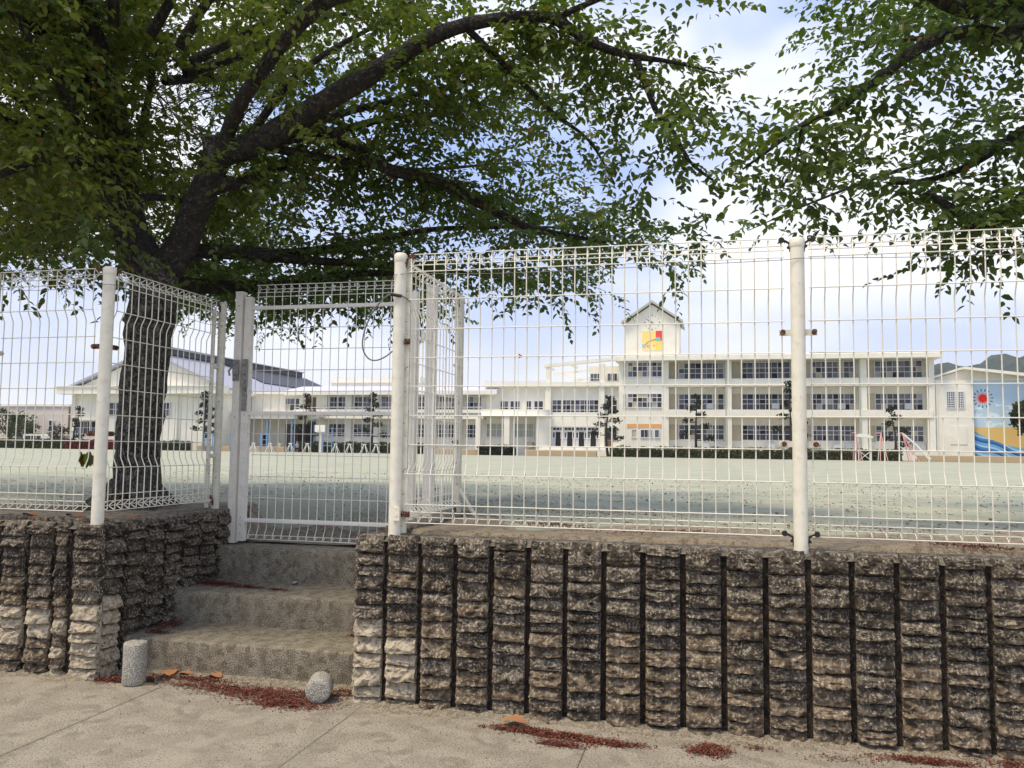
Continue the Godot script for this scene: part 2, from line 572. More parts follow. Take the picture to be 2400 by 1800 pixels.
func build_walls():
	rng.seed = 41
	make_stones()
	var pitch = .2085
	# right-hand wall
	var w = thing("retaining_wall", "long dark weathered rock-faced retaining wall with vertical grooves, to the right of the steps", "retaining wall")
	slab(w, "backing", Vector3(-2.0, -.3, -.17), Vector3(4.62, T - .03, .045), M.groove)
	slab(w, "end_face", Vector3(-2.0, -.3, -1.50), Vector3(-1.78, T - .03, -.172), M.groove)
	var cap = MB.new()
	rough_cap(cap, -2.0, 4.62, -.17, .075)
	part(w, "wall_top", cap.done(), M.cap)
	var kerb = MB.new()
	bevel_slab(kerb, -1.93, -1.77, -1.52, -.16, T - .05, T + .035, .012)
	part(w, "side_kerb", kerb.done(), M.cap)
	var edges = [-2.003]
	for k in 30: edges.append(-1.821 + k * pitch)
	for k in 24:
		var u0 = edges[k] + (0.0 if k == 0 else .016)
		var u1 = edges[k + 1] - .016
		if u1 > 2.98: break
		var col = k
		var pick = func(y):
			var r = rng.randf()
			if col == 0: return M.stone_tan if y < .43 else (M.stone_grey if r < .75 else M.stone_dark)
			if col == 1 and y < .40: return M.stone_tan if r < .45 else M.stone_brown
			if y < .24: return M.stone_brown if r < .8 else M.stone_grey
			if y < .46: return M.stone_brown if r < .5 else (M.stone_grey if r < .8 else M.stone_dark)
			if y > .80: return M.stone_dark if r < .8 else M.stone_grey
			return M.stone_dark if r < .45 else (M.stone_grey if r < .88 else M.stone_brown)
		stone_column(w, Vector3(0, 0, .045), Vector3.RIGHT, Vector3.BACK, u0, u1, T - .005 + rng.randf_range(-.008, .008), pick)
	# left-hand wall: a short front and the return beside the steps
	var v = thing("retaining_wall", "dark rock-faced retaining wall turning the corner, to the left of the steps below the tree", "retaining wall")
	slab(v, "backing", Vector3(-7.0, -.3, -.17), Vector3(-3.77, T - .03, .045), M.groove)
	slab(v, "backing", Vector3(-3.92, -.3, -1.72), Vector3(-3.766, T - .03, -.172), M.groove)
	var vc = MB.new()
	rough_cap(vc, -7.0, -3.74, -.17, .075)
	part(v, "wall_top", vc.done(), M.cap)
	var vr = MB.new()
	bevel_slab(vr, -3.93, -3.735, -1.72, -.172, T - .04, T + .006, .012)
	part(v, "wall_top", vr.done(), M.cap)
	var fe = [[-3.912, -3.722], [-4.045, -3.962], [-4.243, -4.08]]
	for k in 6: fe.append([-4.247 - (k + 1) * pitch + .005, -4.075 - (k + 1) * pitch])
	for k in fe.size():
		var col = k
		var pick = func(y):
			var r = rng.randf()
			if col == 0: return M.stone_tan if y < .44 else (M.stone_grey if r < .7 else M.stone_dark)
			if y < .46: return M.stone_tan if r < (.75 if col == 1 else .4) else M.stone_brown
			return M.stone_dark if r < .6 else (M.stone_grey if r < .9 else M.stone_brown)
		stone_column(v, Vector3(0, 0, .045), Vector3.RIGHT, Vector3.BACK, fe[k][0], fe[k][1], T - .005 + rng.randf_range(-.008, .008), pick)
	for k in 8:
		var z1 = .03 - k * .207
		var col = k
		var pick = func(y):
			var r = rng.randf()
			if col == 0: return M.stone_tan if y < .44 and r < .7 else (M.stone_brown if y < .44 else M.stone_dark)
			return M.stone_dark if r < .72 else M.stone_grey
		stone_column(v, Vector3(-3.766, 0, 0), Vector3.FORWARD, Vector3.RIGHT, -z1 + .02, -z1 + .184, T - .005 + rng.randf_range(-.008, .008), pick)

func rough_cap(mb, x0, x1, z0, z1):
	mb.smooth()
	var f = FastNoiseLite.new()
	f.seed = 9
	f.frequency = 6.0
	var n = int((x1 - x0) / .05)
	var nz = 5
	for i in n:
		for j in nz:
			var q = []
			for c in [[0, 0], [1, 0], [1, 1], [0, 1]]:
				var x = x0 + (x1 - x0) * (i + c[0]) / n
				var t = float(j + c[1]) / nz
				var z = lerpf(z0, z1, t)
				var y = T - .004 + .008 * f.get_noise_2d(x, z) - (.03 if t > .99 else (.006 if t > .75 else 0.0)) - (.06 if t < .01 else 0.0)
				if t > .99: z += .012 * f.get_noise_2d(x * 1.7, 3.0)
				q.append(Vector3(x, y, z))
			mb.quad(q[0], q[1], q[2], q[3])

# ---------------------------------------------------------------- steps
func build_steps():
	var s = thing("concrete_steps", "three worn grey concrete steps leading up to the white gate", "steps")
	var spec = [[-.20, .207, -.95], [-.70, .422, -1.45], [-1.245, .672, -1.75]]
	var f = FastNoiseLite.new()
	f.seed = 77
	f.frequency = 2.2
	f.fractal_octaves = 4
	for k in 3:
		var mb = MB.new()
		mb.smooth()
		var tb = MB.new()
		tb.smooth()
		var zf = spec[k][0]
		var h = spec[k][1]
		# worn nosing: points run up the riser, over the rounded edge and back along the tread
		var prof = [Vector2(zf, -.06 if k == 0 else spec[k - 1][1] - .05), Vector2(zf, lerpf(0.0 if k == 0 else spec[k - 1][1], h, .5)), Vector2(zf, h - .022), Vector2(zf - .004, h - .010), Vector2(zf - .011, h - .003), Vector2(zf - .024, h), Vector2(lerpf(zf, spec[k][2], .3), h), Vector2(lerpf(zf, spec[k][2], .6), h + .002), Vector2(spec[k][2], h + .002)]
		var n = 60
		for i in n:
			for j in prof.size() - 1:
				var q = []
				for c in [[0, 0], [1, 0], [1, 1], [0, 1]]:
					var x = lerpf(-3.775, -1.985, float(i + c[0]) / n)
					var p = prof[j + c[1]]
					var wob = f.get_noise_3d(x * 1.5, p.y * 3.0, p.x * 1.5)
					q.append(Vector3(x, p.y + .006 * wob, p.x + .007 * f.get_noise_3d(x * 2.0 + 9.0, p.y * 4.0, p.x)))
				(mb if j < 3 else tb).quad(q[0], q[3], q[2], q[1])
		mb.box(Vector3(-3.775, -.06, spec[k][2]), Vector3(-1.985, h - .04, zf - .05))
		var sp = node(s, "step")
		part(sp, "riser", mb.done(), M.step)
		part(sp, "tread", tb.done(), M.step)
	# two loose granite cores
	var b = thing("granite_post", "short upright cylinder of speckled granite beside the lowest step", "granite stone", Vector3(-3.425, .0, .09))
	part(b, "drum", core_mesh(.068, .255, 3), M.granite)
	var c = thing("granite_drum", "pale granite cylinder lying on its side with its round end showing", "granite stone", Vector3(-2.20, .073, .10))
	part(c, "drum", core_mesh(.072, .17, 5), M.granite, Vector3(-.03, .0, -.10), Basis(Vector3.UP, .32) * Basis(Vector3.RIGHT, PI / 2))

func core_mesh(r, h, sd):
	var mb = MB.new()
	mb.smooth()
	var f = FastNoiseLite.new()
	f.seed = sd
	f.frequency = 9.0
	f.fractal_octaves = 3
	var prof = [Vector2(0, 0), Vector2(r * .6, 0), Vector2(r * .93, .003), Vector2(r, .016), Vector2(r, h * .35), Vector2(r, h * .7), Vector2(r, h - .016), Vector2(r * .93, h - .003), Vector2(r * .6, h), Vector2(0, h)]
	var sides = 28
	for i in prof.size() - 1:
		for k in sides:
			var q = []
			for e in [[0, 0], [1, 0], [1, 1], [0, 1]]:
				var a = TAU * ((k + e[0]) % sides) / sides
				var p = prof[i + e[1]]
				var v = Vector3(cos(a) * p.x, p.y, sin(a) * p.x)
				v += v.normalized() * .006 * f.get_noise_3dv(v * 3.0)
				q.append(v)
			mb.quad(q[0], q[1], q[2], q[3])
	return mb.done()

# ---------------------------------------------------------------- mesh fence
# heights above the wall top; z is how far the wire is set back from the public side
const PROFILE := [Vector2(-.010, .128), Vector2(-.050, .100), Vector2(.0, .072), Vector2(.0, .35), Vector2(-.030, .415), Vector2(-.030, 1.315), Vector2(.0, 1.378), Vector2(.0, 1.648), Vector2(-.052, 1.622), Vector2(-.010, 1.590)]
const RODS := [Vector2(-.005, .133), Vector2(-.055, .100), Vector2(.006, .072), Vector2(.006, .177), Vector2(.006, .352), Vector2(-.024, .522), Vector2(-.024, .694), Vector2(-.024, .866), Vector2(-.024, 1.035), Vector2(-.024, 1.205), Vector2(.006, 1.378), Vector2(.006, 1.545), Vector2(.006, 1.648), Vector2(-.057, 1.622), Vector2(-.005, 1.586)]

func wire_mesh(prof, r):
	var pts = []
	for p in prof: pts.append(Vector3(0, p.y, p.x))
	# a small rounding at every bend
	var out = [pts[0]]
	for i in range(1, pts.size() - 1):
		var l = minf(.008, pts[i].distance_to(pts[i - 1]) * .3)
		out.append(pts[i].move_toward(pts[i - 1], l))
		out.append(pts[i].move_toward(pts[i + 1], l))
	out.append(pts[-1])
	var mb = MB.new()
	mb.tube(out, r, 6)
	return mb.done()

# from a to b along the fence, public side to the right of a > b turned by 90 degrees
func fence_panel(label, a, b, count, set_back):
	var p = thing("mesh_fence", label, "mesh fence", a, "white welded mesh fence panels")
	var d = (b - a)
	var length = d.length()
	d = d / length
	var turn = Basis(d, Vector3.UP, -set_back)
	p.basis = turn
	var vm = wire_mesh(PROFILE, .0035)
	for i in count:
		var o = part(p, "vertical_wire", vm, M.wire, Vector3(length * i / (count - 1), 0, 0))
		o.rotation.z = rng.randf_range(-.0012, .0012)
	var hm = MB.new()
	hm.tube([Vector3(-.012, 0, 0), Vector3(length * .5, 0, 0), Vector3(length + .012, 0, 0)], .0033, 6)
	var hmesh = hm.done()
	for r in RODS:
		part(p, "horizontal_wire", hmesh, M.wire, Vector3(0, r.y, r.x))
	return p

func pipe_post(label, at, r, top, mat, group = "white fence posts"):
	var p = thing("fence_post", label, "fence post", at, group)
	var mb = MB.new()
	mb.smooth()
	mb.lathe([Vector2(r, -.03), Vector2(r, top - .05)], 24)
	part(p, "pole", mb.done(), mat)
	var c = MB.new()
	c.smooth()
	c.lathe([Vector2(r, top - .055), Vector2(r + .003, top - .05), Vector2(r + .003, top - .01), Vector2(r * .8, top), Vector2(0, top + .003)], 24)
	part(p, "cap", c.done(), mat)
	return p

# a flat strap with a bolt at its end, dir from the post towards the panel
func bracket(post, called, h, dir, mat, reach = .085, off = .036, thick = .032):
	var side = Vector3.UP.cross(dir)
	var b = Basis(dir, Vector3.UP, dir.cross(Vector3.UP))
	var mb = MB.new()
	mb.box(Vector3(.02, -thick / 2, -.004), Vector3(reach, thick / 2, .004))
	mb.tube([Vector3(reach - .016, 0, -.02), Vector3(reach - .016, 0, .016)], .013, 8)
	mb.tube([Vector3(reach - .016, 0, .016), Vector3(reach - .016, 0, .024)], .008, 6)
	return part(post, called, mb.done(), mat, Vector3(0, h, 0) + b.z * off * 0.0, b)

func hook(post, h, dir, mat):
	var b = Basis(dir, Vector3.UP, dir.cross(Vector3.UP))
	var mb = MB.new()
	mb.tube([Vector3(.034, -.055, .0), Vector3(.036, -.03, .0), Vector3(.04, -.008, .0), Vector3(.06, .004, 0), Vector3(.085, .008, 0)], .007, 6)
	mb.tube([Vector3(.080, .010, -.012), Vector3(.080, .010, .014)], .015, 8)
	mb.tube([Vector3(.034, -.03, .0), Vector3(.045, -.028, .014)], .009, 6)
	return part(post, "clamp", mb.done(), mat, Vector3(0, h, 0), b)

func build_fences():
	rng.seed = 5
	var E = Vector3.RIGHT
	var W = Vector3.LEFT
	var N = Vector3.FORWARD
	# posts
	var p0 = pipe_post("cream fence post at the left edge of the picture", Vector3(-4.708, T, 0), .032, 1.655, M.post_old)
	bracket(p0, "clamp", 1.10, E, M.post_old)
	bracket(p0, "clamp", .58, E, M.post_old)
	var a = pipe_post("thick cream fence post at the corner in front of the tree trunk", Vector3(-3.815, T, 0), .039, 1.655, M.post)
	for d in [W, N]:
		bracket(a, "clamp", 1.135, d, M.rust, .105)
		bracket(a, "clamp", .57, d, M.rust, .105)
		hook(a, 1.635, d, M.rust)
	var b = pipe_post("cream fence post right of the gate opening with a cable looped around it", Vector3(-1.80, T, 0), .036, 1.66, M.post)
	var strip = MB.new()
	strip.box(Vector3(.030, .01, -.034), Vector3(.062, 1.63, -.012))
	part(b, "channel", strip.done(), M.post_old)
	for d in [E, N]:
		bracket(b, "clamp", 1.13, d, M.rust, .07)
		bracket(b, "clamp", .12, d, M.rust, .09)
		hook(b, 1.63, d, M.rust)
	var plug = MB.new()
	plug.box(Vector3(.005, .085, .024), Vector3(.045, .16, .045))
	plug.tube([Vector3(.025, .12, .04), Vector3(.025, .12, .048)], .012, 10)
	part(b, "bolt_block", plug.done(), M.post)
	var c = pipe_post("thick cream fence post standing on the right-hand wall", Vector3(.447, T, 0), .037, 1.65, M.post)
	for d in [E, W]:
		hook(c, 1.63, d, M.black_bolt)
		bracket(c, "clamp", 1.14, d, M.post_old, .095)
		bracket(c, "clamp", .55, d, M.post_old, .105)
		hook(c, .075, d, M.black_bolt)
	for spot in [[1.14, W], [1.14, E], [.55, W], [.55, E]]:
		var mb = MB.new()
		mb.tube([Vector3(-.0, 0, .0), Vector3(.0, 0, .034)], .014, 8)
		part(c, "bolt", mb.done(), M.rust, Vector3(0, spot[0], 0) + spot[1] * .079)
	var dpost = pipe_post("thinner rust-stained fence post at the back of the left return, beside the gate", Vector3(-3.82, T, -1.31), .030, 1.65, M.post_old)
	bracket(dpost, "clamp", 1.12, Vector3.BACK, M.post_old, .08)
	bracket(dpost, "clamp", .42, Vector3.BACK, M.post_old, .08)
	hook(dpost, 1.62, Vector3.BACK, M.rust)
	hook(dpost, .09, Vector3.BACK, M.rust)
	var lean = MB.new()
	lean.tube([Vector3(-.02, .02, .09), Vector3(-.02, 1.58, .085)], .016, 10)
	part(dpost, "channel", lean.done(), M.post_old)
	var e = pipe_post("thinner fence post at the back of the right return with a stay pole", Vector3(-1.845, T, -1.365), .032, 1.65, M.post_old)
	bracket(e, "clamp", 1.12, Vector3.BACK, M.post_old, .08)
	hook(e, 1.62, Vector3.BACK, M.rust)
	hook(e, .09, Vector3.BACK, M.rust)
	bracket(e, "clamp", .55, Vector3.BACK, M.rust, .08)
	pipe_post("cream fence post beyond the right edge of the picture", Vector3(2.545, T, 0), .037, 1.65, M.post)
	# panels
	fence_panel("narrow mesh fence panel at the left edge of the picture", Vector3(-4.648, T, 0), Vector3(-3.930, T, 0), 11, N)
	fence_panel("mesh fence panel in front of the tree trunk, running back towards the gate", Vector3(-3.815, T, -.085), Vector3(-3.815, T, -1.215), 17, W)
	fence_panel("mesh fence panel running back on the right of the gate", Vector3(-1.835, T, -1.28), Vector3(-1.835, T, -.085), 18, E)
	fence_panel("wide mesh fence panel in front of the school's clock tower", Vector3(-1.728, T, 0), Vector3(.368, T, 0), 31, N)
	fence_panel("mesh fence panel at the right edge of the picture", Vector3(.516, T, 0), Vector3(2.475, T, 0), 29, N)
	# stay pole and its footing
	var s = thing("stay_pole", "leaning cream stay pole propping the back fence post", "pole", Vector3(-1.80, T, -1.36))
	var st = MB.new()
	st.tube([Vector3(-.07, .27, 0), Vector3(.13, -.04, .0)], .016, 10)
	part(s, "pole", st.done(), M.post_old)
	var fo = MB.new()
	bevel_slab(fo, .05, .24, -.08, .08, -.08, .012, .012)
	part(s, "footing", fo.done(), M.cap)
	# thin wires tied along the fence
	tie_wire("thin grey tie wire strung along the left fence panels", [Vector3(-4.74, T + 1.53, .05), Vector3(-4.3, T + 1.515, .012), Vector3(-3.86, T + 1.53, .046), Vector3(-3.77, T + 1.53, .035), Vector3(-3.77, T + 1.53, -.1), Vector3(-3.80, T + 1.46, -.6), Vector3(-3.80, T + 1.44, -1.1), Vector3(-3.80, T + 1.47, -1.34)])
	tie_wire("thin grey tie wire strung along the fence right of the gate", [Vector3(-1.87, T + 1.46, -.02), Vector3(-1.83, T + 1.50, .042), Vector3(-1.76, T + 1.53, .03), Vector3(-1.2, T + 1.515, .014), Vector3(-.5, T + 1.52, .012), Vector3(.3, T + 1.525, .03), Vector3(.447, T + 1.53, .042), Vector3(.6, T + 1.528, .03), Vector3(1.4, T + 1.515, .012), Vector3(2.55, T + 1.53, .04)])
	# cable lock hanging in a loop
	var l = thing("cable_lock", "grey cable hanging in a loop from the fence post right of the gate", "cable", Vector3(-1.80, T, 0))
	var cm = MB.new()
	var pts = []
	var key = [Vector3(.06, 1.37, -.03), Vector3(.04, 1.39, .045), Vector3(-.03, 1.405, .05), Vector3(-.085, 1.385, .04), Vector3(-.16, 1.31, .02), Vector3(-.215, 1.20, .01), Vector3(-.225, 1.10, .01), Vector3(-.19, 1.035, .01), Vector3(-.135, 1.02, .01), Vector3(-.07, 1.05, .0), Vector3(-.01, 1.12, -.04)]
	cm.tube(smooth_path(key, 5), .0045, 8)
	part(l, "cable", cm.done(), M.cable)
	var cb = MB.new()
	cb.tube([Vector3(-.035, 1.405, .051), Vector3(.03, 1.393, .049)], .010, 10)
	part(l, "lock_body", cb.done(), M.black_bolt)

func smooth_path(key, per):
	var cv = Curve3D.new()
	for i in key.size():
		var t = (key[min(i + 1, key.size() - 1)] - key[max(i - 1, 0)]) / 6.0
		cv.add_point(key[i], -t, t)
	var out = []
	for i in (key.size() - 1) * per + 1:
		out.append(cv.samplef(float(i) / per))
	return out

func tie_wire(label, key):
	var o = thing("tie_wire", label, "wire", key[0])
	var k2 = []
	for k in key: k2.append(k - key[0])
	var mb = MB.new()
	mb.tube(smooth_path(k2, 4), .0018, 5)
	part(o, "strand", mb.done(), M.cable)

# ---------------------------------------------------------------- gate
func build_gate():
	rng.seed = 8
	var z = -1.42
	var gy = .682
	var gp = thing("gate_post", "square white gate post with a latch, left of the gate", "gate post", Vector3(-3.725, gy, z))
	part(gp, "pole", box(Vector3(.062, 2.005, .062)), M.gate, Vector3(0, 1.0025, 0))
	part(gp, "cap", box(Vector3(.068, .012, .068)), M.gate, Vector3(0, 2.011, 0))
	for h in [.06, .17, 1.0, 1.9]:
		part(gp, "screw", screw_mesh(), M.steel, Vector3(0, h, .031))
	var keep = MB.new()
	keep.box(Vector3(-.030, 1.29, .031), Vector3(.026, 1.46, .040))
	keep.box(Vector3(-.022, 1.34, .040), Vector3(.03, 1.40, .058))
	for s in [Vector2(-.006, 1.315), Vector2(-.006, 1.435)]:
		keep.tube([Vector3(s.x, s.y, .038), Vector3(s.x, s.y, .049)], .012, 10)
	keep.tube([Vector3(-.03, 1.40, .05), Vector3(-.055, 1.37, .055), Vector3(-.045, 1.33, .055)], .008, 6)
	part(gp, "latch_keeper", keep.done(), M.steel)
	var hp = thing("gate_post", "square white hinge post seen through the mesh right of the gate", "gate post", Vector3(-2.085, gy, z))
	part(hp, "pole", box(Vector3(.072, 2.005, .072)), M.gate, Vector3(0, 1.0025, 0))
	part(hp, "cap", box(Vector3(.078, .012, .078)), M.gate, Vector3(0, 2.011, 0))
	for h in [.35, 1.62]:
		var hg = MB.new()
		hg.tube([Vector3(-.06, h - .05, .04), Vector3(-.06, h + .05, .04)], .014, 10)
		hg.box(Vector3(-.05, h - .03, .0365), Vector3(.02, h + .03, .045))
		part(hp, "hinge", hg.done(), M.gate)
	var g = thing("mesh_gate", "white metal gate filled with welded mesh at the top of the steps", "gate", Vector3(-3.645, gy + .018, z))
	part(g, "stile", box(Vector3(.058, 1.955, .05)), M.gate, Vector3(0, .9775, 0))
	part(g, "stile", box(Vector3(.058, 1.955, .05)), M.gate, Vector3(1.418, .9775, 0))
	for h in [.06, .13, .185, 1.0, 1.06]:
		part(g, "screw", screw_mesh(), M.steel, Vector3(0, h, .025))
	for r in [[.155, .178], [1.005, 1.027], [1.855, 1.878]]:
		var mb = MB.new()
		mb.box(Vector3(.030, r[0] - .004, -.014), Vector3(1.388, r[1], .014))
		mb.box(Vector3(.030, r[0] - .006, .014), Vector3(1.388, r[0] + .010, .021))
		part(g, "rail", mb.done(), M.gate)
	var lt = MB.new()
	lt.box(Vector3(-.026, 1.03, .0255), Vector3(.018, 1.445, .034))
	lt.box(Vector3(-.026, 1.22, .034), Vector3(.022, 1.445, .048))
	for s in [Vector2(.0, 1.41), Vector2(.0, 1.33), Vector2(.0, 1.26)]:
		lt.tube([Vector3(s.x, s.y, .046), Vector3(s.x, s.y, .062)], .014, 12)
	lt.tube([Vector3(.0, 1.20, .036), Vector3(.0, 1.20, .05)], .011, 10)
	part(g, "latch", lt.done(), M.steel)
	var prof = [Vector2(-.02, .045), Vector2(.018, .018), Vector2(.018, .04), Vector2(-.018, .11), Vector2(-.018, 1.93), Vector2(-.018, 2.055), Vector2(-.062, 2.03), Vector2(-.022, 2.0)]
	var vm = wire_mesh(prof, .0034)
	var n = 19
	for i in n:
		part(g, "vertical_wire", vm, M.gate_wire, Vector3(.062 + 1.295 * i / (n - 1), 0, -.004))
	var hm = MB.new()
	hm.tube([Vector3(.045, 0, 0), Vector3(.7, 0, 0), Vector3(1.375, 0, 0)], .0032, 6)
	var hmesh = hm.done()
	for r in [Vector2(.02, .018), Vector2(-.024, .045), Vector2(-.024, .34), Vector2(-.024, .51), Vector2(-.024, .68), Vector2(-.024, .85), Vector2(-.024, 1.19), Vector2(-.024, 1.36), Vector2(-.024, 1.53), Vector2(-.024, 1.70), Vector2(-.024, 1.96), Vector2(-.017, 2.055), Vector2(-.066, 2.03), Vector2(-.022, 1.995)]:
		part(g, "horizontal_wire", hmesh, M.gate_wire, Vector3(0, r.y, r.x - .004))

var _screw = null
func screw_mesh():
	if _screw == null:
		var mb = MB.new()
		mb.tube([Vector3.ZERO, Vector3(0, 0, .004)], .0045, 8)
		_screw = mb.done()
	return _screw

# ---------------------------------------------------------------- the school
# a window: frame bars and single panes; x, y in world, y above the wall top; rows and cols are lists of shares
func window(parent, x0, x1, y0, y1, z, cols, rows, look = "mixed", called = "window"):
	var c = Vector3((x0 + x1) / 2, T + (y0 + y1) / 2, z)
	var w = node(parent, called, c - parent.position)
	var hw = (x1 - x0) / 2
	var hh = (y1 - y0) / 2
	var fb = MB.new()
	var t = .045
	fb.box(Vector3(-hw - t, -hh - t, -.06), Vector3(-hw + t, hh + t, .07))
	fb.box(Vector3(hw - t, -hh - t, -.06), Vector3(hw + t, hh + t, .07))
	fb.box(Vector3(-hw + t, hh - t, -.06), Vector3(hw - t, hh + t, .07))
	fb.box(Vector3(-hw + t, -hh - t, -.06), Vector3(hw - t, -hh + t, .07))
	var ys = [-hh]
	var tot = 0.0
	for r in rows: tot += r
	var acc = 0.0
	for r in rows:
		acc += r
		ys.append(-hh + 2 * hh * acc / tot)
	for i in range(1, ys.size() - 1): fb.box(Vector3(-hw + t, ys[i] - .03, -.05), Vector3(hw - t, ys[i] + .03, .06))
	for i in range(1, cols):
		var x = -hw + 2 * hw * i / cols
		var th = .034 if i % 2 == 0 else .02
		fb.box(Vector3(x - th, -hh + t, -.05), Vector3(x + th, hh - t, .052))
	part(w, "frame", fb.done(), M.frame)
	var cw = 2 * hw / cols - .06
	for j in rows.size():
		var ch = ys[j + 1] - ys[j] - .06
		for i in cols:
			var r = rng.randf()
			var m = M.glass_dark
			if look == "mixed": m = M.glass_dark if r < .45 else (M.glass_mid if r < .76 else (M.dark if r < .85 else (M.glass_pale if r < .93 else M.curtain)))
			elif look == "pale": m = M.curtain_green if r < .8 else M.glass_pale
			elif look == "dark": m = M.glass_dark if r < .6 else (M.glass_mid if r < .85 else M.dark)
			part(w, "pane", box(Vector3(cw, ch, .02)), m, Vector3(-hw + (i + .5) * 2 * hw / cols, (ys[j] + ys[j + 1]) / 2, -.01))
	return w

func sb(parent, called, x0, x1, y0, y1, z0, z1, mat):
	return slab(parent, called, Vector3(x0, T + y0, z0), Vector3(x1, T + y1, z1), mat)

func build_school():
	rng.seed = 12
	var F = -90.0     # front of the balcony parapets
	var B = -91.7     # window wall behind the balconies
	# three-storey classroom block with the clock tower
	var s = thing("classroom_block", "white three-storey school block with balconies and a gabled clock tower", "school building", Vector3(6, T - .3, F))
	sb(s, "wall", -10.23, 22.59, -.3, 10.44, -103, B, M.wall_white)
	sb(s, "wall", -10.23, -5.34, -.3, 10.44, B, F - .15, M.wall_white)
	sb(s, "roof_slab", -10.6, 23.2, 10.44, 10.95, -104, -88.9, M.wall_white)
	var rf = MB.new()
	rf.prism([Vector2(-88.95, 10.952), Vector2(-103.9, 10.952), Vector2(-103.9, 11.5), Vector2(-96, 11.62), Vector2(-90.2, 11.25)], 0.0, 33.4)
	part(s, "roof", rf.done(), M.wall_white, Vector3(23.0, T, 0) - s.position, Basis(Vector3(0, 0, 1), Vector3.UP, Vector3(-1, 0, 0)))
	var cols = [[-5.34, -4.68], [1.59, 2.13], [8.67, 9.46], [15.34, 16.01], [22.05, 22.59]]
	for c in cols: sb(s, "column", c[0], c[1], -.3, 10.44, B, F - .12, M.wall_white)
	for c in [1.45, 8.5, 15.2]: sb(s, "drain_pipe", c, c + .13, .7, 10.4, F - .14, F + .02, M.curtain_green)
	for c in [-.6, 6.4, 13.2, 19.9]:
		sb(s, "cooling_unit", c, c + .8, 5.2, 5.8, B + .2, B + .55, M.door_pale)
		sb(s, "cooling_unit", c - .5, c + .3, .73, 1.35, B + .2, B + .55, M.door_pale)
	for fl in [[7.59, 8.45], [4.18, 5.04]]:
		for k in 4:
			sb(s, "balcony_parapet", cols[k][0] + .33, cols[k + 1][0] + .327, fl[0], fl[1], F - .16, F, M.wall_white)
			sb(s, "balcony_floor", cols[k][1], cols[k + 1][0], fl[0] + .02, fl[0] + .2, B, F - .162, M.wall_white)
	sb(s, "plinth", -5.3, 22.6, -.3, .72, B, F + .3, M.wall_white)
	for k in 4:
		var l = cols[k][1]
		var r = cols[k + 1][0]
		for fl in [[8.40, 10.37], [5.0, 6.86], [1.72, 3.40]]:
			window(s, l + 1.05, r - .28, fl[0], fl[1], B + .06, 8, [1.1, .75, .9], "mixed" if k != 1 else "dark")
			sb(s, "shutter_panel", l + .06, l + .95, fl[0] - .05, fl[1], B, B + .07, M.curtain)
		# classroom doors on the ground floor
		sb(s, "door", r - 1.35, r - .12, .73, 1.62, B + .1, B + .16, M.door_pale)
	for fl in [[8.69, 10.36], [5.25, 6.81]]:
		window(s, -9.22, -5.42, fl[0], fl[1], F - .1, 7, [1.0, .8, .7])
		window(s, -9.72, -9.40, fl[0], fl[1], F - .1, 1, [1.0, .8], "dark")
	for wn in [[-8.79, -8.22, 1], [-7.79, -6.51, 3], [-6.23, -5.72, 1]]:
		window(s, wn[0], wn[1], 1.88, 2.78, F - .1, wn[2], [1.0])
	sb(s, "sign_band", -9.3, -5.5, 2.98, 3.42, F - .15, F - .09, M.orange_trim)
	# clock tower
	var t = node(s, "clock_tower", Vector3(-6.55, T + 10.9, -92) - s.position)
	var tw = MB.new()
	tw.prism([Vector2(-3.03, 0), Vector2(3.0, 0), Vector2(3.0, 4.1), Vector2(0, 6.12), Vector2(-3.03, 4.1)], -5.0, 1.2)
	part(t, "wall", tw.done(), M.wall_white)
	var tr = MB.new()
	for sd in [-1, 1]:
		var q = [Vector2(0, 6.55), Vector2(sd * 3.45, 4.22), Vector2(sd * 3.45, 3.98), Vector2(0, 6.30)]
		tr.prism(q, -5.4, 1.75)
	part(t, "roof", tr.done(), plain(Vector3(.46, .46, .42), .7))
	var jb = MB.new()
	jb.box(Vector3(-3.03, 1.02, 1.2), Vector3(-1.2, 1.06, 1.205))
	jb.box(Vector3(1.2, 1.02, 1.2), Vector3(3.0, 1.06, 1.205))
	part(t, "joint_line", jb.done(), M.wall_white)
	var ck = MB.new()
	for k in 12:
		var a = TAU * k / 12
		var L = .16 if k % 3 == 0 else .10
		var d = Vector2(sin(a), cos(a))
		var p = Vector2(.0, 4.08) + d * .74
		var n = Vector2(d.y, -d.x) * (.04 if k % 3 == 0 else .025)
		var e = p + d * L
		ck.prism([p - n, p + n, e + n, e - n], 1.2, 1.25)
	for hnd in [[-1.02, .66, .028], [-1.12, .40, .035]]:
		var d = Vector2(sin(hnd[0]), cos(hnd[0]))
		var n = Vector2(d.y, -d.x) * hnd[2]
		var p = Vector2(0, 4.08) - d * .14
		ck.prism([p - n, p + n, p + d * (hnd[1] + .14) + n, p + d * (hnd[1] + .14) - n], 1.255 if hnd[1] > .6 else 1.2, 1.29)
	part(t, "clock", ck.done(), M.clock)
	var em = QuadMesh.new()
	em.size = Vector2(2.27, 2.22)
	part(t, "emblem_board", box(Vector3(2.27, 2.22, .05)), M.wall_white, Vector3(.02, 2.0, 1.227))
	part(t, "emblem", em, picture(emblem_image()), Vector3(.02, 2.0, 1.256))
	# entrance block between the tower and the wing
	var e = thing("entrance_block", "white two-storey school entrance block with dark glass doors, left of the clock tower block", "school building", Vector3(-18, T - .3, -91))
	sb(e, "wall", -26.0, -10.24, -.3, 7.66, -103, -91.0, M.wall_white)
	sb(e, "roof_slab", -26.2, -10.24, 7.66, 8.20, -103.2, -90.3, M.wall_white)
	sb(e, "roof_edge", -26.2, -18.9, 8.202, 8.44, -100, -91.0, M.roof_pale)
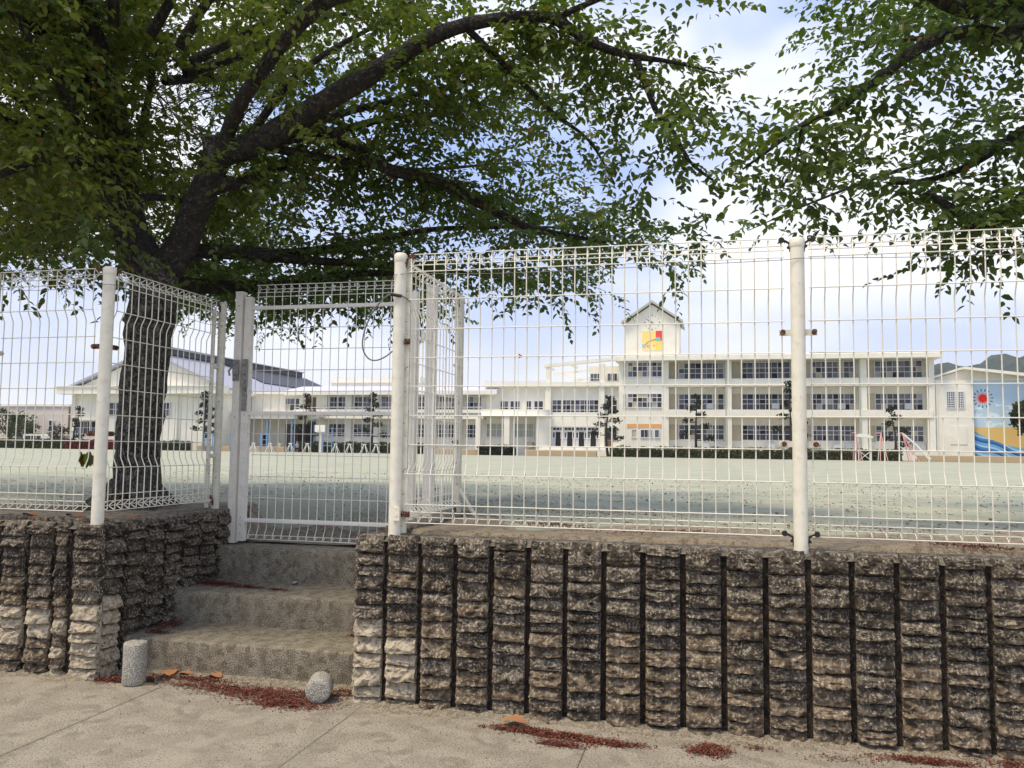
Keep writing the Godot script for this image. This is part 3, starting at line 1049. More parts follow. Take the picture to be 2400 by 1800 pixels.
	sb(e, "column", -12.46, -11.92, -.3, 10.3, -91, -90.5, M.wall_white)
	sb(e, "column", -18.80, -18.20, -.3, 7.66, -91, -90.5, M.wall_white)
	sb(e, "wall", -18.2, -12.46, 3.05, 4.62, -91, -90.55, M.wall_white)
	window(e, -18.03, -12.62, 4.70, 6.17, -90.95, 10, [.5, 1.0, 1.0], "dark")
	window(e, -11.8, -10.5, 4.9, 6.17, -90.95, 2, [1.0, 1.0], "dark")
	window(e, -11.8, -10.5, 1.6, 3.0, -90.95, 2, [1.0], "dark")
	sb(e, "door_panel", -11.8, -11.0, .5, 1.55, -91, -90.93, M.brown_wood)
	for k in 4:
		var x = -18.03 + k * 1.36
		sb(e, "dark_opening", x + .42, x + 1.02, .82, 2.45, -91, -90.94, M.dark)
		window(e, x + .06, x + .38, 1.75, 2.45, -90.95, 1, [1.0], "dark")
		window(e, x + 1.06, x + 1.34, 1.75, 2.45, -90.95, 1, [1.0], "dark")
		window(e, x + .06, x + 1.34, 2.62, 3.0, -90.95, 3, [1.0], "dark")
		sb(e, "door_panel", x + .04, x + .40, .82, 1.68, -91, -90.95, M.door_pale)
		sb(e, "door_panel", x + 1.04, x + 1.36, .82, 1.68, -91, -90.95, M.door_pale)
	sb(e, "doorstep", -19.0, -10.3, .40, .80, -91, -89.6, M.wall_white)
	sb(e, "doorstep", -19.2, -10.3, -.3, .38, -91, -89.0, M.wall_white)
	for w in [[-24.28, -23.25], [-23.07, -21.87], [-21.21, -20.5], [-20.2, -19.09]]:
		window(e, w[0], w[1], 5.02, 6.06, -90.95, 2, [.35, 1.0], "dark")
	# rounded balcony over the porch
	var cn = MB.new()
	cn.smooth()
	var arc = [Vector2(-26.0, -91.0), Vector2(-26.0, -88.8), Vector2(-19.6, -88.8)]
	for k in 9:
		var a = PI / 2 * k / 8.0
		arc.append(Vector2(-19.6 + sin(a) * 1.5, -90.3 + cos(a) * 1.5))
	arc.append(Vector2(-18.1, -91.0))
	for i in arc.size() - 1:
		var p = arc[i]; var q = arc[i + 1]
		cn.quad(Vector3(p.x, 4.19, p.y), Vector3(q.x, 4.19, q.y), Vector3(q.x, 4.98, q.y), Vector3(p.x, 4.98, p.y))
		cn.tri(Vector3(-22, 4.19, -91), Vector3(p.x, 4.19, p.y), Vector3(q.x, 4.19, q.y))
		cn.tri(Vector3(-22, 4.5, -91), Vector3(p.x, 4.5, p.y), Vector3(q.x, 4.5, q.y))
		if i > 2:
			cn.quad(Vector3(p.x, -.3, p.y - .6), Vector3(q.x, -.3, q.y - .6), Vector3(q.x, 4.19, q.y - .6), Vector3(p.x, 4.19, p.y - .6))
	part(e, "porch_balcony", cn.done(), M.wall_white, Vector3(0, T, 0) - e.position)
	for c in [[-26.7, -26.14], [-23.31, -22.65]]: sb(e, "column", c[0], c[1], -.3, 4.19, -89.5, -88.95, M.wall_white)
	window(e, -25.9, -23.4, 1.80, 3.40, -90.95, 4, [1.0, .8], "pale")
	window(e, -22.5, -20.2, 1.80, 3.40, -90.95, 4, [1.0, .8], "pale")
	sb(e, "cooling_unit", -20.9, -20.2, .6, 1.25, -90.9, -90.4, M.curtain)
	# roof terrace with its sloping frame
	sb(e, "wall", -13.95, -10.24, 8.202, 10.2, -103, -92.4, M.wall_white)
	window(e, -13.8, -12.6, 8.44, 9.34, -92.34, 3, [.5, 1.0], "dark")
	window(e, -11.8, -10.65, 8.44, 9.34, -92.34, 3, [1.0], "dark")
	sb(e, "column", -18.78, -18.3, 8.202, 10.1, -91.2, -90.7, M.wall_white)
	var fr = MB.new()
	fr.prism([Vector2(-19.0, 9.95), Vector2(-10.3, 10.75), Vector2(-10.3, 11.1), Vector2(-19.0, 10.3)], -91.4, -90.6)
	fr.prism([Vector2(-18.4, 9.3), Vector2(-14.0, 9.75), Vector2(-14.0, 9.98), Vector2(-18.4, 9.6)], -94.0, -93.7)
	fr.prism([Vector2(-18.3, 9.75), Vector2(-15.6, 8.7), Vector2(-15.6, 8.95), Vector2(-18.3, 10.0)], -95.6, -95.3)
	fr.prism([Vector2(-16.2, 8.55), Vector2(-13.9, 8.95), Vector2(-13.9, 9.2), Vector2(-16.2, 8.8)], -95.0, -94.7)
	fr.box(Vector3(-19.0, 10.0, -96.0), Vector3(-18.7, 10.25, -91.4))
	fr.box(Vector3(-16.1, 10.25, -96.0), Vector3(-15.8, 10.5, -91.4))
	part(e, "roof_frame", fr.done(), M.wall_white, Vector3(0, T, 0) - e.position)
	# two-storey wing on the left
	var w = thing("classroom_wing", "long white two-storey school wing with a pale sloping metal roof, behind the gate", "school building", Vector3(-38, T - .3, -91))
	sb(w, "wall", -50.4, -26.02, -.3, 6.95, -103, -91.4, M.wall_white)
	var wr = MB.new()
	wr.prism([Vector2(-89.4, 6.92), Vector2(-89.4, 7.20), Vector2(-94.2, 8.12), Vector2(-103.5, 8.12), Vector2(-103.5, 6.92)], 0, 27.2)
	part(w, "roof", wr.done(), M.roof_pale, Vector3(-24.4, T, 0) - w.position, Basis(Vector3(0, 0, 1), Vector3.UP, Vector3(-1, 0, 0)))
	sb(w, "eave_board", -51.5, -24.3, 6.72, 7.16, -89.38, -89.3, M.wall_white)
	sb(w, "roof_parapet", -47.9, -35.8, 8.1, 9.4, -100, -95, M.wall_white)
	sb(w, "roof_ledge", -48.1, -35.6, 8.62, 8.74, -100, -94.8, M.wall_white)
	sb(w, "balcony_rail", -50.4, -26.1, 4.60, 4.96, -90.0, -89.85, M.wall_white)
	sb(w, "balcony_floor", -50.6, -26.05, 3.86, 4.18, -91.4, -89.8, M.wall_white)
	sb(w, "balcony_rail", -50.4, -26.1, 5.18, 5.24, -89.98, -89.92, M.wall_white)
	for x in [-50.2, -46.4, -43.55, -40.2, -36.4, -32.6, -29.0]:
		sb(w, "rail_post", x - .04, x + .04, 4.18, 5.18, -89.97, -89.9, M.wall_white)
	for c in [[-47.84, -46.45], [-43.92, -43.18], [-40.6, -39.6], [-36.9, -36.0], [-33.0, -32.3], [-29.6, -28.9]]:
		sb(w, "column", c[0], c[1], -.3, 6.90, -91.4, -90.9, M.wall_white)
	var wx = [[-46.27, -44.0], [-43.05, -40.75], [-39.4, -37.05], [-35.85, -33.15], [-32.2, -29.75], [-28.6, -26.7]]
	for k in wx.size():
		window(w, wx[k][0], wx[k][1], 5.05, 6.62, -91.35, 4, [.5, .8, 1.0], "mixed")
		window(w, wx[k][0], wx[k][1], 1.68, 3.26, -91.35, 4, [.8, .8, 1.0], "dark" if k != 2 else "pale")
	sb(w, "dark_opening", -49.6, -48.2, 4.3, 6.55, -91.4, -91.36, M.brown_wood)  # flat brown panel standing for a dark recess, its shade put into the colour
	# annexe with the mural on the right
	var a = thing("mural_annexe", "white school annexe with a gable roof and a seaside mural with a red sun", "school building", Vector3(28, T - .3, -90))
	sb(a, "wall", 22.62, 26.3, -.3, 8.15, -97, -90.4, M.wall_white)
	sb(a, "wall", 26.3, 38.5, -.3, 8.4, -110, -90.9, M.wall_white)
	var gb = MB.new()
	gb.prism([Vector2(22.2, 8.16), Vector2(38.5, 8.16), Vector2(31.0, 8.9), Vector2(25.3, 9.2)], -110, -91.0)
	part(a, "gable", gb.done(), M.wall_white, Vector3(0, T, 0) - a.position)
	var gr = MB.new()
	gr.prism([Vector2(21.9, 8.1), Vector2(25.25, 9.25), Vector2(25.25, 9.5), Vector2(21.9, 8.35)], -111, -90.5)
	gr.prism([Vector2(25.26, 9.25), Vector2(39.2, 7.35), Vector2(39.2, 7.75), Vector2(25.26, 9.5)], -111, -89.6)
	part(a, "roof", gr.done(), M.wall_white, Vector3(0, T, 0) - a.position)
	window(a, 23.75, 24.55, 5.25, 6.95, -90.36, 4, [1, 1, 1, 1, 1, 1, 1], "dark")
	window(a, 24.72, 25.4, 5.25, 6.95, -90.36, 4, [1, 1, 1, 1, 1, 1, 1], "dark")
	sb(a, "shutter_panel", 24.0, 25.6, 1.5, 3.4, -90.4, -90.34, M.wall_white)
	sb(a, "drain_pipe", 22.75, 22.87, .0, 8.1, -90.4, -90.28, M.wall_white)
	var mq = QuadMesh.new()
	mq.size = Vector2(12.0, 8.3)
	part(a, "mural", mq, picture(mural_image()), Vector3(32.34, T + 3.98, -90.88) - a.position)

func picture(im):
	var m = StandardMaterial3D.new()
	m.albedo_texture = ImageTexture.create_from_image(im)
	m.roughness = .8
	return m

func emblem_image():
	var n = 128
	var im = Image.create(n, n, false, Image.FORMAT_RGB8)
	for j in n:
		for i in n:
			var u = float(i) / n
			var v = float(j) / n
			var c = Color(.98, .85, .52)
			if v > .55 and u > .6: c = Color(.97, .82, .42)
			if v > .62 and u < .66: c = Color(.98, .86, .58)
			if u > .67 and v < .52: c = Color(.90, .30, .26)
			var r = Vector2(u - .60, v - .98).length()
			if v < .9 and u < .62:
				if r > .50 and r < .535: c = Color(.45, .34, .10)
				elif r > .535 and r < .60: c = Color(.98, .88, .55)
				elif r > .455 and r < .50: c = Color(.98, .78, .35)
				elif r > .40 and r < .455: c = Color(.88, .76, .72)
			if Vector2(u - .78, (v - .44)).length() < .12: c = Color(.48, .76, .74)
			if Vector2(u - .62, (v - .45) * 1.5).length() < .06: c = Color(.62, .56, .60)
			if Vector2(u - .05, (v - .78)).length() < .11: c = Color(.55, .76, .86)
			if Vector2(u - .30, (v - .80)).length() < .07 and Vector2(u - .30, (v - .80)).length() > .035: c = Color(.72, .52, .16)
			if Vector2(u - .58, (v - .76)).length() < .05: c = Color(.80, .62, .22)
			im.set_pixel(i, j, c)
	return im

func mural_image():
	var w = 768
	var h = 532
	var im = Image.create(w, h, false, Image.FORMAT_RGB8)
	var f = FastNoiseLite.new()
	f.seed = 4
	f.frequency = .01
	f.fractal_octaves = 3
	for j in h:
		for i in w:
			var x = 26.34 + 12.0 * i / w
			var y = 8.13 - 8.3 * j / h
			var n = f.get_noise_2d(i, j * 2.0)
			var c = Color(.73, .83, .90).lerp(Color(.80, .89, .93), clampf((5.0 - y) * .25 + n, 0, 1))
			if n > .28 and y > 3.2 and y < 5.8: c = Color(.88, .93, .96)
			var d = Vector2(x - 27.32, y - 6.28)
			var r = d.length()
			if r < .42: c = Color(.90, .13, .10)
			elif r < .60 and fposmod(atan2(d.y, d.x) / TAU * 18.0, 1.0) < .5: c = Color(.93, .33, .24)
			elif r > .72 and r < .98 and fposmod(atan2(d.y, d.x) / TAU * 15.0, 1.0) < .28: c = Color(.20, .33, .36)
			var sand = 3.45 - .07 * (x - 26.3) + .12 * sin(x * 1.1)
			var sea = 2.95 - .62 * (x - 26.3) + .05 * pow(x - 26.3, 2)
			if y < sand: c = Color(.87, .74, .46)
			if y < sea:
				var band = fposmod((sea - y) * 1.1 + .25 * sin(x * 1.6), 1.0)
				c = Color(.62, .80, .92) if band < .22 else (Color(.26, .50, .76) if band < .5 else (Color(.14, .30, .58) if band < .68 else Color(.42, .66, .86)))
			im.set_pixel(i, j, c)
	return im

func build_gymnasium():
	rng.seed = 21
	var g = thing("gymnasium", "white gymnasium with a grey gabled roof, behind the tree trunk", "school building", Vector3(-68, T - .5, -86))
	var wb = MB.new()
	wb.prism([Vector2(-79.4, -.5), Vector2(-57.8, -.5), Vector2(-57.8, 7.2), Vector2(-68.2, 11.75), Vector2(-79.4, 7.2)], -126, -86)
	part(g, "wall", wb.done(), M.wall_white, Vector3(0, T, 0) - g.position)
	var rb = MB.new()
	rb.prism([Vector2(-68.2, 11.85), Vector2(-68.2, 12.15), Vector2(-80.0, 7.45), Vector2(-80.0, 7.15)], -127, -85.2)
	part(g, "roof", rb.done(), M.roof_grey, Vector3(0, T, 0) - g.position)
	var rb2 = MB.new()
	rb2.prism([Vector2(-68.2, 11.85), Vector2(-57.2, 7.15), Vector2(-57.2, 7.45), Vector2(-68.2, 12.15)], -127, -85.2)
	part(g, "roof", rb2.done(), M.roof_grey, Vector3(0, T, 0) - g.position)
	sb(g, "ridge_vent", -69.2, -67.2, 11.9, 12.7, -124, -87, M.roof_dark)
	sb(g, "ridge_cap", -69.4, -67.0, 12.702, 12.85, -124.2, -86.8, M.roof_grey)
	# dark panels laid on the far half of the right-hand slope
	var sp = MB.new()
	sp.prism([Vector2(-67.0, 11.68), Vector2(-61.0, 9.11), Vector2(-61.0, 9.24), Vector2(-67.0, 11.81)], -125, -101)
	part(g, "roof_panels", sp.done(), M.roof_dark, Vector3(0, T, 0) - g.position)
	sb(g, "fascia", -80.6, -57.0, 6.62, 7.5, -86.0, -84.6, M.wall_white)
	sb(g, "canopy_roof", -80.6, -57.0, 7.502, 7.62, -86.0, -84.4, M.wall_white)
	sb(g, "side_eave", -57.8, -56.9, 6.72, 7.1, -126, -86.0, M.wall_white)
	for x in [-78.9, -75.2, -71.5, -67.8, -64.1, -60.4]:
		sb(g, "pilaster", x - .25, x + .25, -.5, 6.62, -86.0, -85.7, M.wall_white)
	for x in [-59.9, -58.05 - .45]:
		window(g, x - .3, x + .3, 3.6, 6.0, -85.95, 1, [1, 1, 1, 1], "dark")
		window(g, x - .3, x + .3, 1.2, 2.7, -85.95, 1, [1, 1], "dark")
	window(g, -78.6, -75.6, 1.6, 3.2, -85.95, 5, [1, 1], "dark")
	sb(g, "window_hood", -78.8, -75.2, 3.3, 3.42, -86, -85.2, M.wall_white)
	for x in [-74.4, -71.0, -66.9]:
		window(g, x, x + 2.0, 3.9, 5.6, -85.95, 3, [1, 1], "mixed")
	# linking block and covered walkway
	var l = thing("link_building", "low cream link building with a covered walkway, between gymnasium and wing", "school building", Vector3(-54, T - .4, -91))
	sb(l, "wall", -57.7, -50.5, -.4, 7.0, -104, -92.4, M.wall_white)
	sb(l, "roof_slab", -57.7, -50.3, 7.0, 7.4, -104, -91.6, M.wall_white)
	window(l, -52.9, -50.9, 4.9, 6.5, -92.35, 3, [1, 1], "mixed")
	sb(l, "walkway_roof", -58.0, -46.2, 4.30, 4.62, -92.4, -87.6, M.wall_white)
	sb(l, "walkway_beam", -58.0, -46.2, 3.72, 4.0, -88.3, -87.9, M.wall_white)
	sb(l, "walkway_soffit", -57.9, -46.3, 4.0, 4.298, -92.3, -88.0, M.wall_white)
	sb(l, "dark_opening", -55.9, -55.2, -.2, 1.9, -92.4, -92.34, M.dark)
	sb(l, "dark_opening", -52.8, -50.9, -.2, 3.2, -92.4, -92.34, M.brown_wood)  # flat panel for the dark space under the walkway, its shade in the colour
	sb(l, "dark_opening", -50.5, -47.9, -.2, 3.2, -91.39, -91.33, M.dark)  # dark sheet continuing the painted shade below the walkway roof
	for x in [-52.9, -49.6, -46.6]:
		sb(l, "walkway_post", x - .1, x + .1, -.4, 3.72, -88.2, -88.0, M.pole_blue)
	# neighbour's house at the far left
	var h = thing("house", "pinkish two-storey flat-roofed house at the far left beyond the playground", "house", Vector3(-88, T - .5, -92))
	sb(h, "wall", -97.5, -85.0, -.5, 5.4, -104, -92, M.wall_pink)
	sb(h, "wall", -85.0, -82.6, -.5, 3.2, -104, -93, M.wall_pink)
	sb(h, "roof_edge", -97.7, -84.8, 5.402, 5.7, -104.2, -91.8, M.wall_white)
	window(h, -88.1, -87.2, 2.0, 3.5, -91.95, 2, [1, 1], "dark")
	window(h, -93.2, -91.4, 2.2, 3.6, -91.95, 2, [1, 1], "dark")
	sb(h, "door", -89.9, -88.9, -.4, 1.7, -92, -91.94, M.tan_wall)
	sb(h, "drain_pipe", -84.95, -84.8, -.5, 5.3, -91.99, -91.85, M.brown_wood)

# ---------------------------------------------------------------- things on the school grounds
func build_school_grounds():
	rng.seed = 33
	var gy = field_y(-84.0)
	# planted strip in front of the school
	var st = MB.new()
	st.box(Vector3(-100, gy - .3, -90), Vector3(60, gy + .03, -84.2))
	tag(part(self, "planting_strip", st.done(), M.land), "", "", "", "structure")
	var kerbs = [[-60.0, -48.5, "tan low wall in front of the gymnasium"], [-30.5, -24.5, "tan low planter wall left of the school entrance"], [-19.8, -12.0, "tan low planter wall below the school entrance"], [19.6, 40.0, "long tan earth bank in front of the mural"]]
	for k in kerbs:
		var o = thing("planter_wall", k[2], "low wall", Vector3((k[0] + k[1]) / 2, gy, -84.6), "tan low walls along the playground")
		var mb = MB.new()
		bevel_slab(mb, -(k[1] - k[0]) / 2, (k[1] - k[0]) / 2, -.5, .3, -.1, .62, .05)
		part(o, "wall", mb.done(), M.tan_wall)
	hedge("clipped dark green hedge below the clock tower block", -10.6, 18.2, -85.6, -84.7, gy, .95, [Color(.075, .09, .028), Color(.14, .145, .055)], 2400)
	hedge("clipped hedge in front of the white school wing", -48.0, -35.0, -86.2, -85.2, gy, 1.05, [Color(.05, .062, .02), Color(.10, .11, .042)], 1300)
	hedge("small hedge seen between the gate and the right return", -34.6, -31.0, -86.2, -85.2, gy, .95, [Color(.03, .042, .012), Color(.07, .08, .03)], 420)
	hedge("low dark shrubs left of the school entrance", -25.0, -20.8, -84.7, -84.0, gy, .9, [Color(.02, .03, .012), Color(.05, .055, .025)], 480)
	hedge("hedge in front of the gymnasium, beside the tree trunk", -66.0, -60.6, -84.4, -83.6, gy, .95, [Color(.04, .06, .012), Color(.09, .11, .03)], 600)
	hedge("grass-green hedge in front of the pink house", -96.0, -78.2, -84.6, -83.8, gy, 1.0, [Color(.05, .07, .02), Color(.11, .13, .04)], 1700)
	hedge("red flowering azalea hedge in front of the gymnasium", -77.8, -70.8, -84.3, -83.5, gy, 1.0, [Color(.25, .015, .03), Color(.42, .03, .05), Color(.05, .07, .02)], 900)
	# pruned garden pines
	var pines = [[-11.0, -86.6, 6.5, 10, "tall cloud-pruned pine beside the school entrance"], [-1.6, -86.6, 6.6, 8, "cloud-pruned pine in front of the school's left balcony bay"], [7.9, -86.6, 8.0, 9, "tall cloud-pruned pine just left of the thick fence post"], [17.8, -86.6, 5.2, 6, "small crooked pine in front of the school's right end"], [-47.3, -87.0, 6.9, 8, "tufted pine beside the covered walkway"], [-38.6, -86.8, 6.9, 9, "thin pruned pine in front of the school wing"], [-58.8, -83.8, 7.0, 11, "sparse pruned tree in front of the gymnasium"], [-76.4, -83.6, 5.0, 6, "small pruned tree at the gymnasium's left corner"]]
	for p in pines: garden_pine(Vector3(p[0], gy, p[1]), p[2], p[3], p[4])
	# round clipped tree and the green trees by the house
	leafy_tree("round clipped evergreen tree in front of the mural", Vector3(31.2, gy, -87.5), [[Vector3(0, 4.6, 0), Vector3(2.35, 2.25, 2.3)]], .30, 1500, [Color(.025, .04, .012), Color(.075, .095, .03)], M.terracotta, 2.6)
	leafy_tree("broad green tree in front of the pink house", Vector3(-91.0, gy, -88.5), [[Vector3(-2, 3.4, 0), Vector3(3.6, 1.9, 2)], [Vector3(1.8, 3.0, 0), Vector3(2.2, 1.7, 1.8)]], .16, 1400, [Color(.03, .055, .016), Color(.10, .13, .05)], M.brown_wood, 1.8)
	leafy_tree("dark brown shrub between the house and the gymnasium", Vector3(-81.3, gy, -86.0), [[Vector3(0, 1.6, 0), Vector3(1.0, 1.5, .8)]], .08, 420, [Color(.05, .03, .02), Color(.06, .06, .025)], M.brown_wood, .6)
	# basketball stand
	var hb = thing("basketball_stand", "white basketball backboard on a cream pole at the far side of the playground", "basketball stand", Vector3(-43.55, gy, -83.4))
	var pm = MB.new()
	pm.tube([Vector3(0, 0, -.3), Vector3(0, 2.4, -.3), Vector3(0, 2.9, 0.0)], .16, 10)
	part(hb, "pole", pm.done(), M.post)
	part(hb, "backboard", box(Vector3(1.25, .82, .05)), M.pole_white, Vector3(0, 2.75, .05))
	var rm = MB.new()
	var ring = []
	for k in 17: ring.append(Vector3(cos(TAU * k / 16) * .23, 2.5, .33 + sin(TAU * k / 16) * .23))
	rm.tube(ring, .02, 5, false)
	part(hb, "hoop", rm.done(), M.orange_trim)
	for bp in [[-42.7, "pale blue goal frame beside the basketball stand"], [-54.6, "blue climbing frame posts left of the gate"], [-58.0, "blue climbing frame posts behind the fence return"], [-50.6, "blue climbing frame under the walkway"]]:
		var o = thing("climbing_frame", bp[1], "play frame", Vector3(bp[0], gy, -83.6), "blue play frames")
		for dx in [-.55, .55]:
			var mb = MB.new()
			mb.tube([Vector3(dx, 0, 0), Vector3(dx, 2.9 if bp[0] > -43 else 2.1, 0)], .07, 8)
			part(o, "leg", mb.done(), M.pole_blue)
		for hh in [.8, 1.4, 2.0]:
			var mb = MB.new()
			mb.tube([Vector3(-.55, hh, 0), Vector3(.55, hh, 0)], .04, 6)
			part(o, "bar", mb.done(), M.pole_blue)
	var spots = [-51.7, -49.6, -47.0, -44.9, -41.4, -39.7, -37.9, -36.5]
	for k in spots.size():
		var o = thing("trestle", "white trestle at the far side of the playground, %s from the left" % ["first", "second", "third", "fourth", "fifth", "sixth", "seventh", "eighth"][k], "trestle", Vector3(spots[k], gy, -83.0), "white trestles at the playground edge")
		for sd in [-1, 1]:
			var mb = MB.new()
			mb.tube([Vector3(sd * .42, 0, .25), Vector3(sd * .06, 1.0, 0)], .035, 6)
			mb.tube([Vector3(sd * .42, 0, -.25), Vector3(sd * .06, 1.0, 0)], .035, 6)
			part(o, "leg", mb.done(), M.pole_white)
		part(o, "bar", box(Vector3(.5, .07, .07)), M.pole_white, Vector3(0, 1.02, 0))
	# pink swing frames
	var sw = [[13.9, "pink swing frame nearest the thick fence post"], [16.2, "pink swing frame in front of the small crooked pine"], [19.0, "leaning pink slide frame left of the mural"]]
	for k in 3:
		var o = thing("swing_frame", sw[k][1], "play frame", Vector3(sw[k][0], gy, -83.4), "pink play frames")
		for sd in [-1, 1]:
			var mb = MB.new()
			mb.tube([Vector3(sd * .35, 0, .6), Vector3(-.15 if k < 2 else -1.0, 2.75, 0)], .04, 7)
			part(o, "leg", mb.done(), M.pole_pink)
			var mc = MB.new()
			mc.tube([Vector3(sd * .35, 0, -.6), Vector3(-.15 if k < 2 else -1.0, 2.75, 0)], .04, 7)
			part(o, "leg", mc.done(), M.pole_pink if k != 1 else M.pole_white)
		var tb = MB.new()
		tb.tube([Vector3(-.15 if k < 2 else -1.0, 2.75, .1), Vector3(-.15 if k < 2 else -1.0, 2.75, -2.4)], .06, 7)
		part(o, "bar", tb.done(), M.pole_pink)
		if k == 2:
			var sl = MB.new()
			sl.tube([Vector3(-1.0, 2.7, 0), Vector3(.2, 1.6, 0), Vector3(.8, .9, 0), Vector3(1.2, .35, 0), Vector3(1.5, .3, 0)], .09, 8)
			part(o, "slide_rail", sl.done(), M.pole_white)
	var ca = thing("canopy_cart", "small white folding canopy frame in front of a dark classroom door", "canopy", Vector3(14.75, gy, -85.0))
	var cm = MB.new()
	cm.prism([Vector2(-.75, 2.35), Vector2(.75, 2.25), Vector2(.8, 2.4), Vector2(.3, 2.62), Vector2(-.3, 2.68), Vector2(-.75, 2.55)], -.6, .6)
	part(ca, "roof", cm.done(), M.pole_white)
	for sd in [-1, 1]:
		for dz in [-.5, .5]:
			part(ca, "leg", box(Vector3(.07, 2.3, .07)), M.pole_white, Vector3(sd * .6, 1.15, dz))
		var mb = MB.new()
		mb.tube([Vector3(-sd * .6, 1.0, .55), Vector3(sd * .6, .0, .55)], .04, 6)
		part(ca, "brace", mb.done(), M.pole_white)
	# flagpole
	var fp = thing("flagpole", "thin flagpole with a small red pennant in front of the school entrance", "flagpole", Vector3(-19.75, gy, -80.6))
	var fm = MB.new()
	fm.tube([Vector3.ZERO, Vector3(0, 6, 0), Vector3(0, 11.6, 0)], [.06, .05, .03], 8)
	part(fp, "pole", fm.done(), M.pole_white)
	var fl = MB.new()
	fl.prism([Vector2(.03, 10.2), Vector2(.55, 10.42), Vector2(.03, 10.75)], -.01, .01)
	part(fp, "pennant", fl.done(), M.red)
	# vehicles and walls by the house
	van(Vector3(-85.2, gy - .05, -87.0))
	var gw = thing("block_wall", "grey block wall in front of the pink house", "wall", Vector3(-84, gy, -88.4))
	part(gw, "wall", box(Vector3(9.0, 1.7, .2)), plain(Vector3(.30, .29, .28), .9), Vector3(-1.5, .85, 0))
	part(gw, "coping", box(Vector3(9.1, .1, .3)), M.wall_white, Vector3(-1.5, 1.75, 0))
	# two children near the walkway
	child("small child in a yellow-green top by the walkway posts", Vector3(-49.2, gy, -84.5), M.cloth_yellow, -.3)
	child("small child in a blue top right of the other child", Vector3(-46.95, gy, -84.5), M.cloth_blue, .4)

func van(at):
	var o = thing("van", "small white van parked in front of the pink house", "van", at)
	var b = MB.new()
	b.prism([Vector2(-1.6, .35), Vector2(1.6, .35), Vector2(1.62, 1.0), Vector2(1.2, 1.75), Vector2(.95, 1.85), Vector2(-1.5, 1.85), Vector2(-1.62, 1.6)], -.7, .7)
	part(o, "body", b.done(), M.pole_white)
	for x in [-1.0, 1.0]:
		for z in [-.6, .6]:
			var w = MB.new()
			w.tube([Vector3(x, .3, z - .1), Vector3(x, .3, z + .12)], .3, 14)
			part(o, "wheel", w.done(), M.dark)
	for x in [[-1.35, -.45], [-.35, .35], [.45, 1.12]]:
		part(o, "window", box(Vector3(x[1] - x[0], .5, .02)), M.glass_dark, Vector3((x[0] + x[1]) / 2, 1.42, .705))
	part(o, "headlight", box(Vector3(.04, .16, .3)), M.glass_pale, Vector3(1.62, .85, .45))

# many leaves joined into one mesh, each with its own colour
func leaf_cloud(parent, called, places, cols, fine = false):
	var src = leaf_fine if fine else leaf_coarse
	var n = src[0].size()
	var vs := PackedVector3Array()
	var ns := PackedVector3Array()
	var cs := PackedColorArray()
	var ix := PackedInt32Array()
	vs.resize(places.size() * n)
	ns.resize(places.size() * n)
	cs.resize(places.size() * n)
	var m = src[2].size()
	ix.resize(places.size() * m)
	for i: int in places.size():
		var t: Transform3D = places[i]
		var nb: Basis = t.basis.orthonormalized()
		var c: Color = cols[i]
		var o: int = i * n
		for k: int in n:
			vs[o + k] = t * src[0][k]
			ns[o + k] = nb * src[1][k]
			cs[o + k] = c
		for k: int in m: ix[i * m + k] = o + src[2][k]
	var arr = []
	arr.resize(Mesh.ARRAY_MAX)
	arr[Mesh.ARRAY_VERTEX] = vs
	arr[Mesh.ARRAY_NORMAL] = ns
	arr[Mesh.ARRAY_COLOR] = cs
	arr[Mesh.ARRAY_INDEX] = ix
	var am = ArrayMesh.new()
	am.add_surface_from_arrays(Mesh.PRIMITIVE_TRIANGLES, arr)
	return part(parent, called, am, M.leaf)

func random_turn():
	return Basis(Vector3(rng.randfn(), rng.randfn(), rng.randfn()).normalized(), rng.randf() * TAU)

func shade_of(palette):
	var a = palette[rng.randi() % palette.size()]
	var b = palette[rng.randi() % palette.size()]
	return a.lerp(b, rng.randf()) * rng.randf_range(.75, 1.25)

func hedge(label, x0, x1, z0, z1, gy, h, palette, n):
	var o = thing("hedge", label, "hedge", Vector3((x0 + x1) / 2, gy, (z0 + z1) / 2))
	var places = []
	var cols = []
	var hw = (x1 - x0) / 2
	var hz = (z1 - z0) / 2
	for i in n * 2:
		var p = Vector3(rng.randf_range(-hw, hw), 0, 0)
		var bump = 1.0 + .10 * sin(p.x * 2.3) * sin(p.x * .9 + 1.0)
		if rng.randf() < .45:
			p.y = h * bump * rng.randf_range(.9, 1.06)
			p.z = rng.randf_range(-hz, hz)
		else:
			p.y = rng.randf_range(.04, h * bump)
			p.z = hz * rng.randf_range(.8, 1.1)
		places.append(Transform3D(random_turn().scaled(Vector3.ONE * rng.randf_range(.16, .30)), p))
		cols.append(shade_of(palette))
	leaf_cloud(o, "foliage", places, cols)
	var core = MB.new()
	bevel_slab(core, -hw, hw, -hz * .8, hz * .8, -.05, h * .86, .08)
	part(o, "stems", core.done(), M.hedge_core if palette[0].r < .2 else plain(Vector3(.10, .012, .015), .9))
	return o

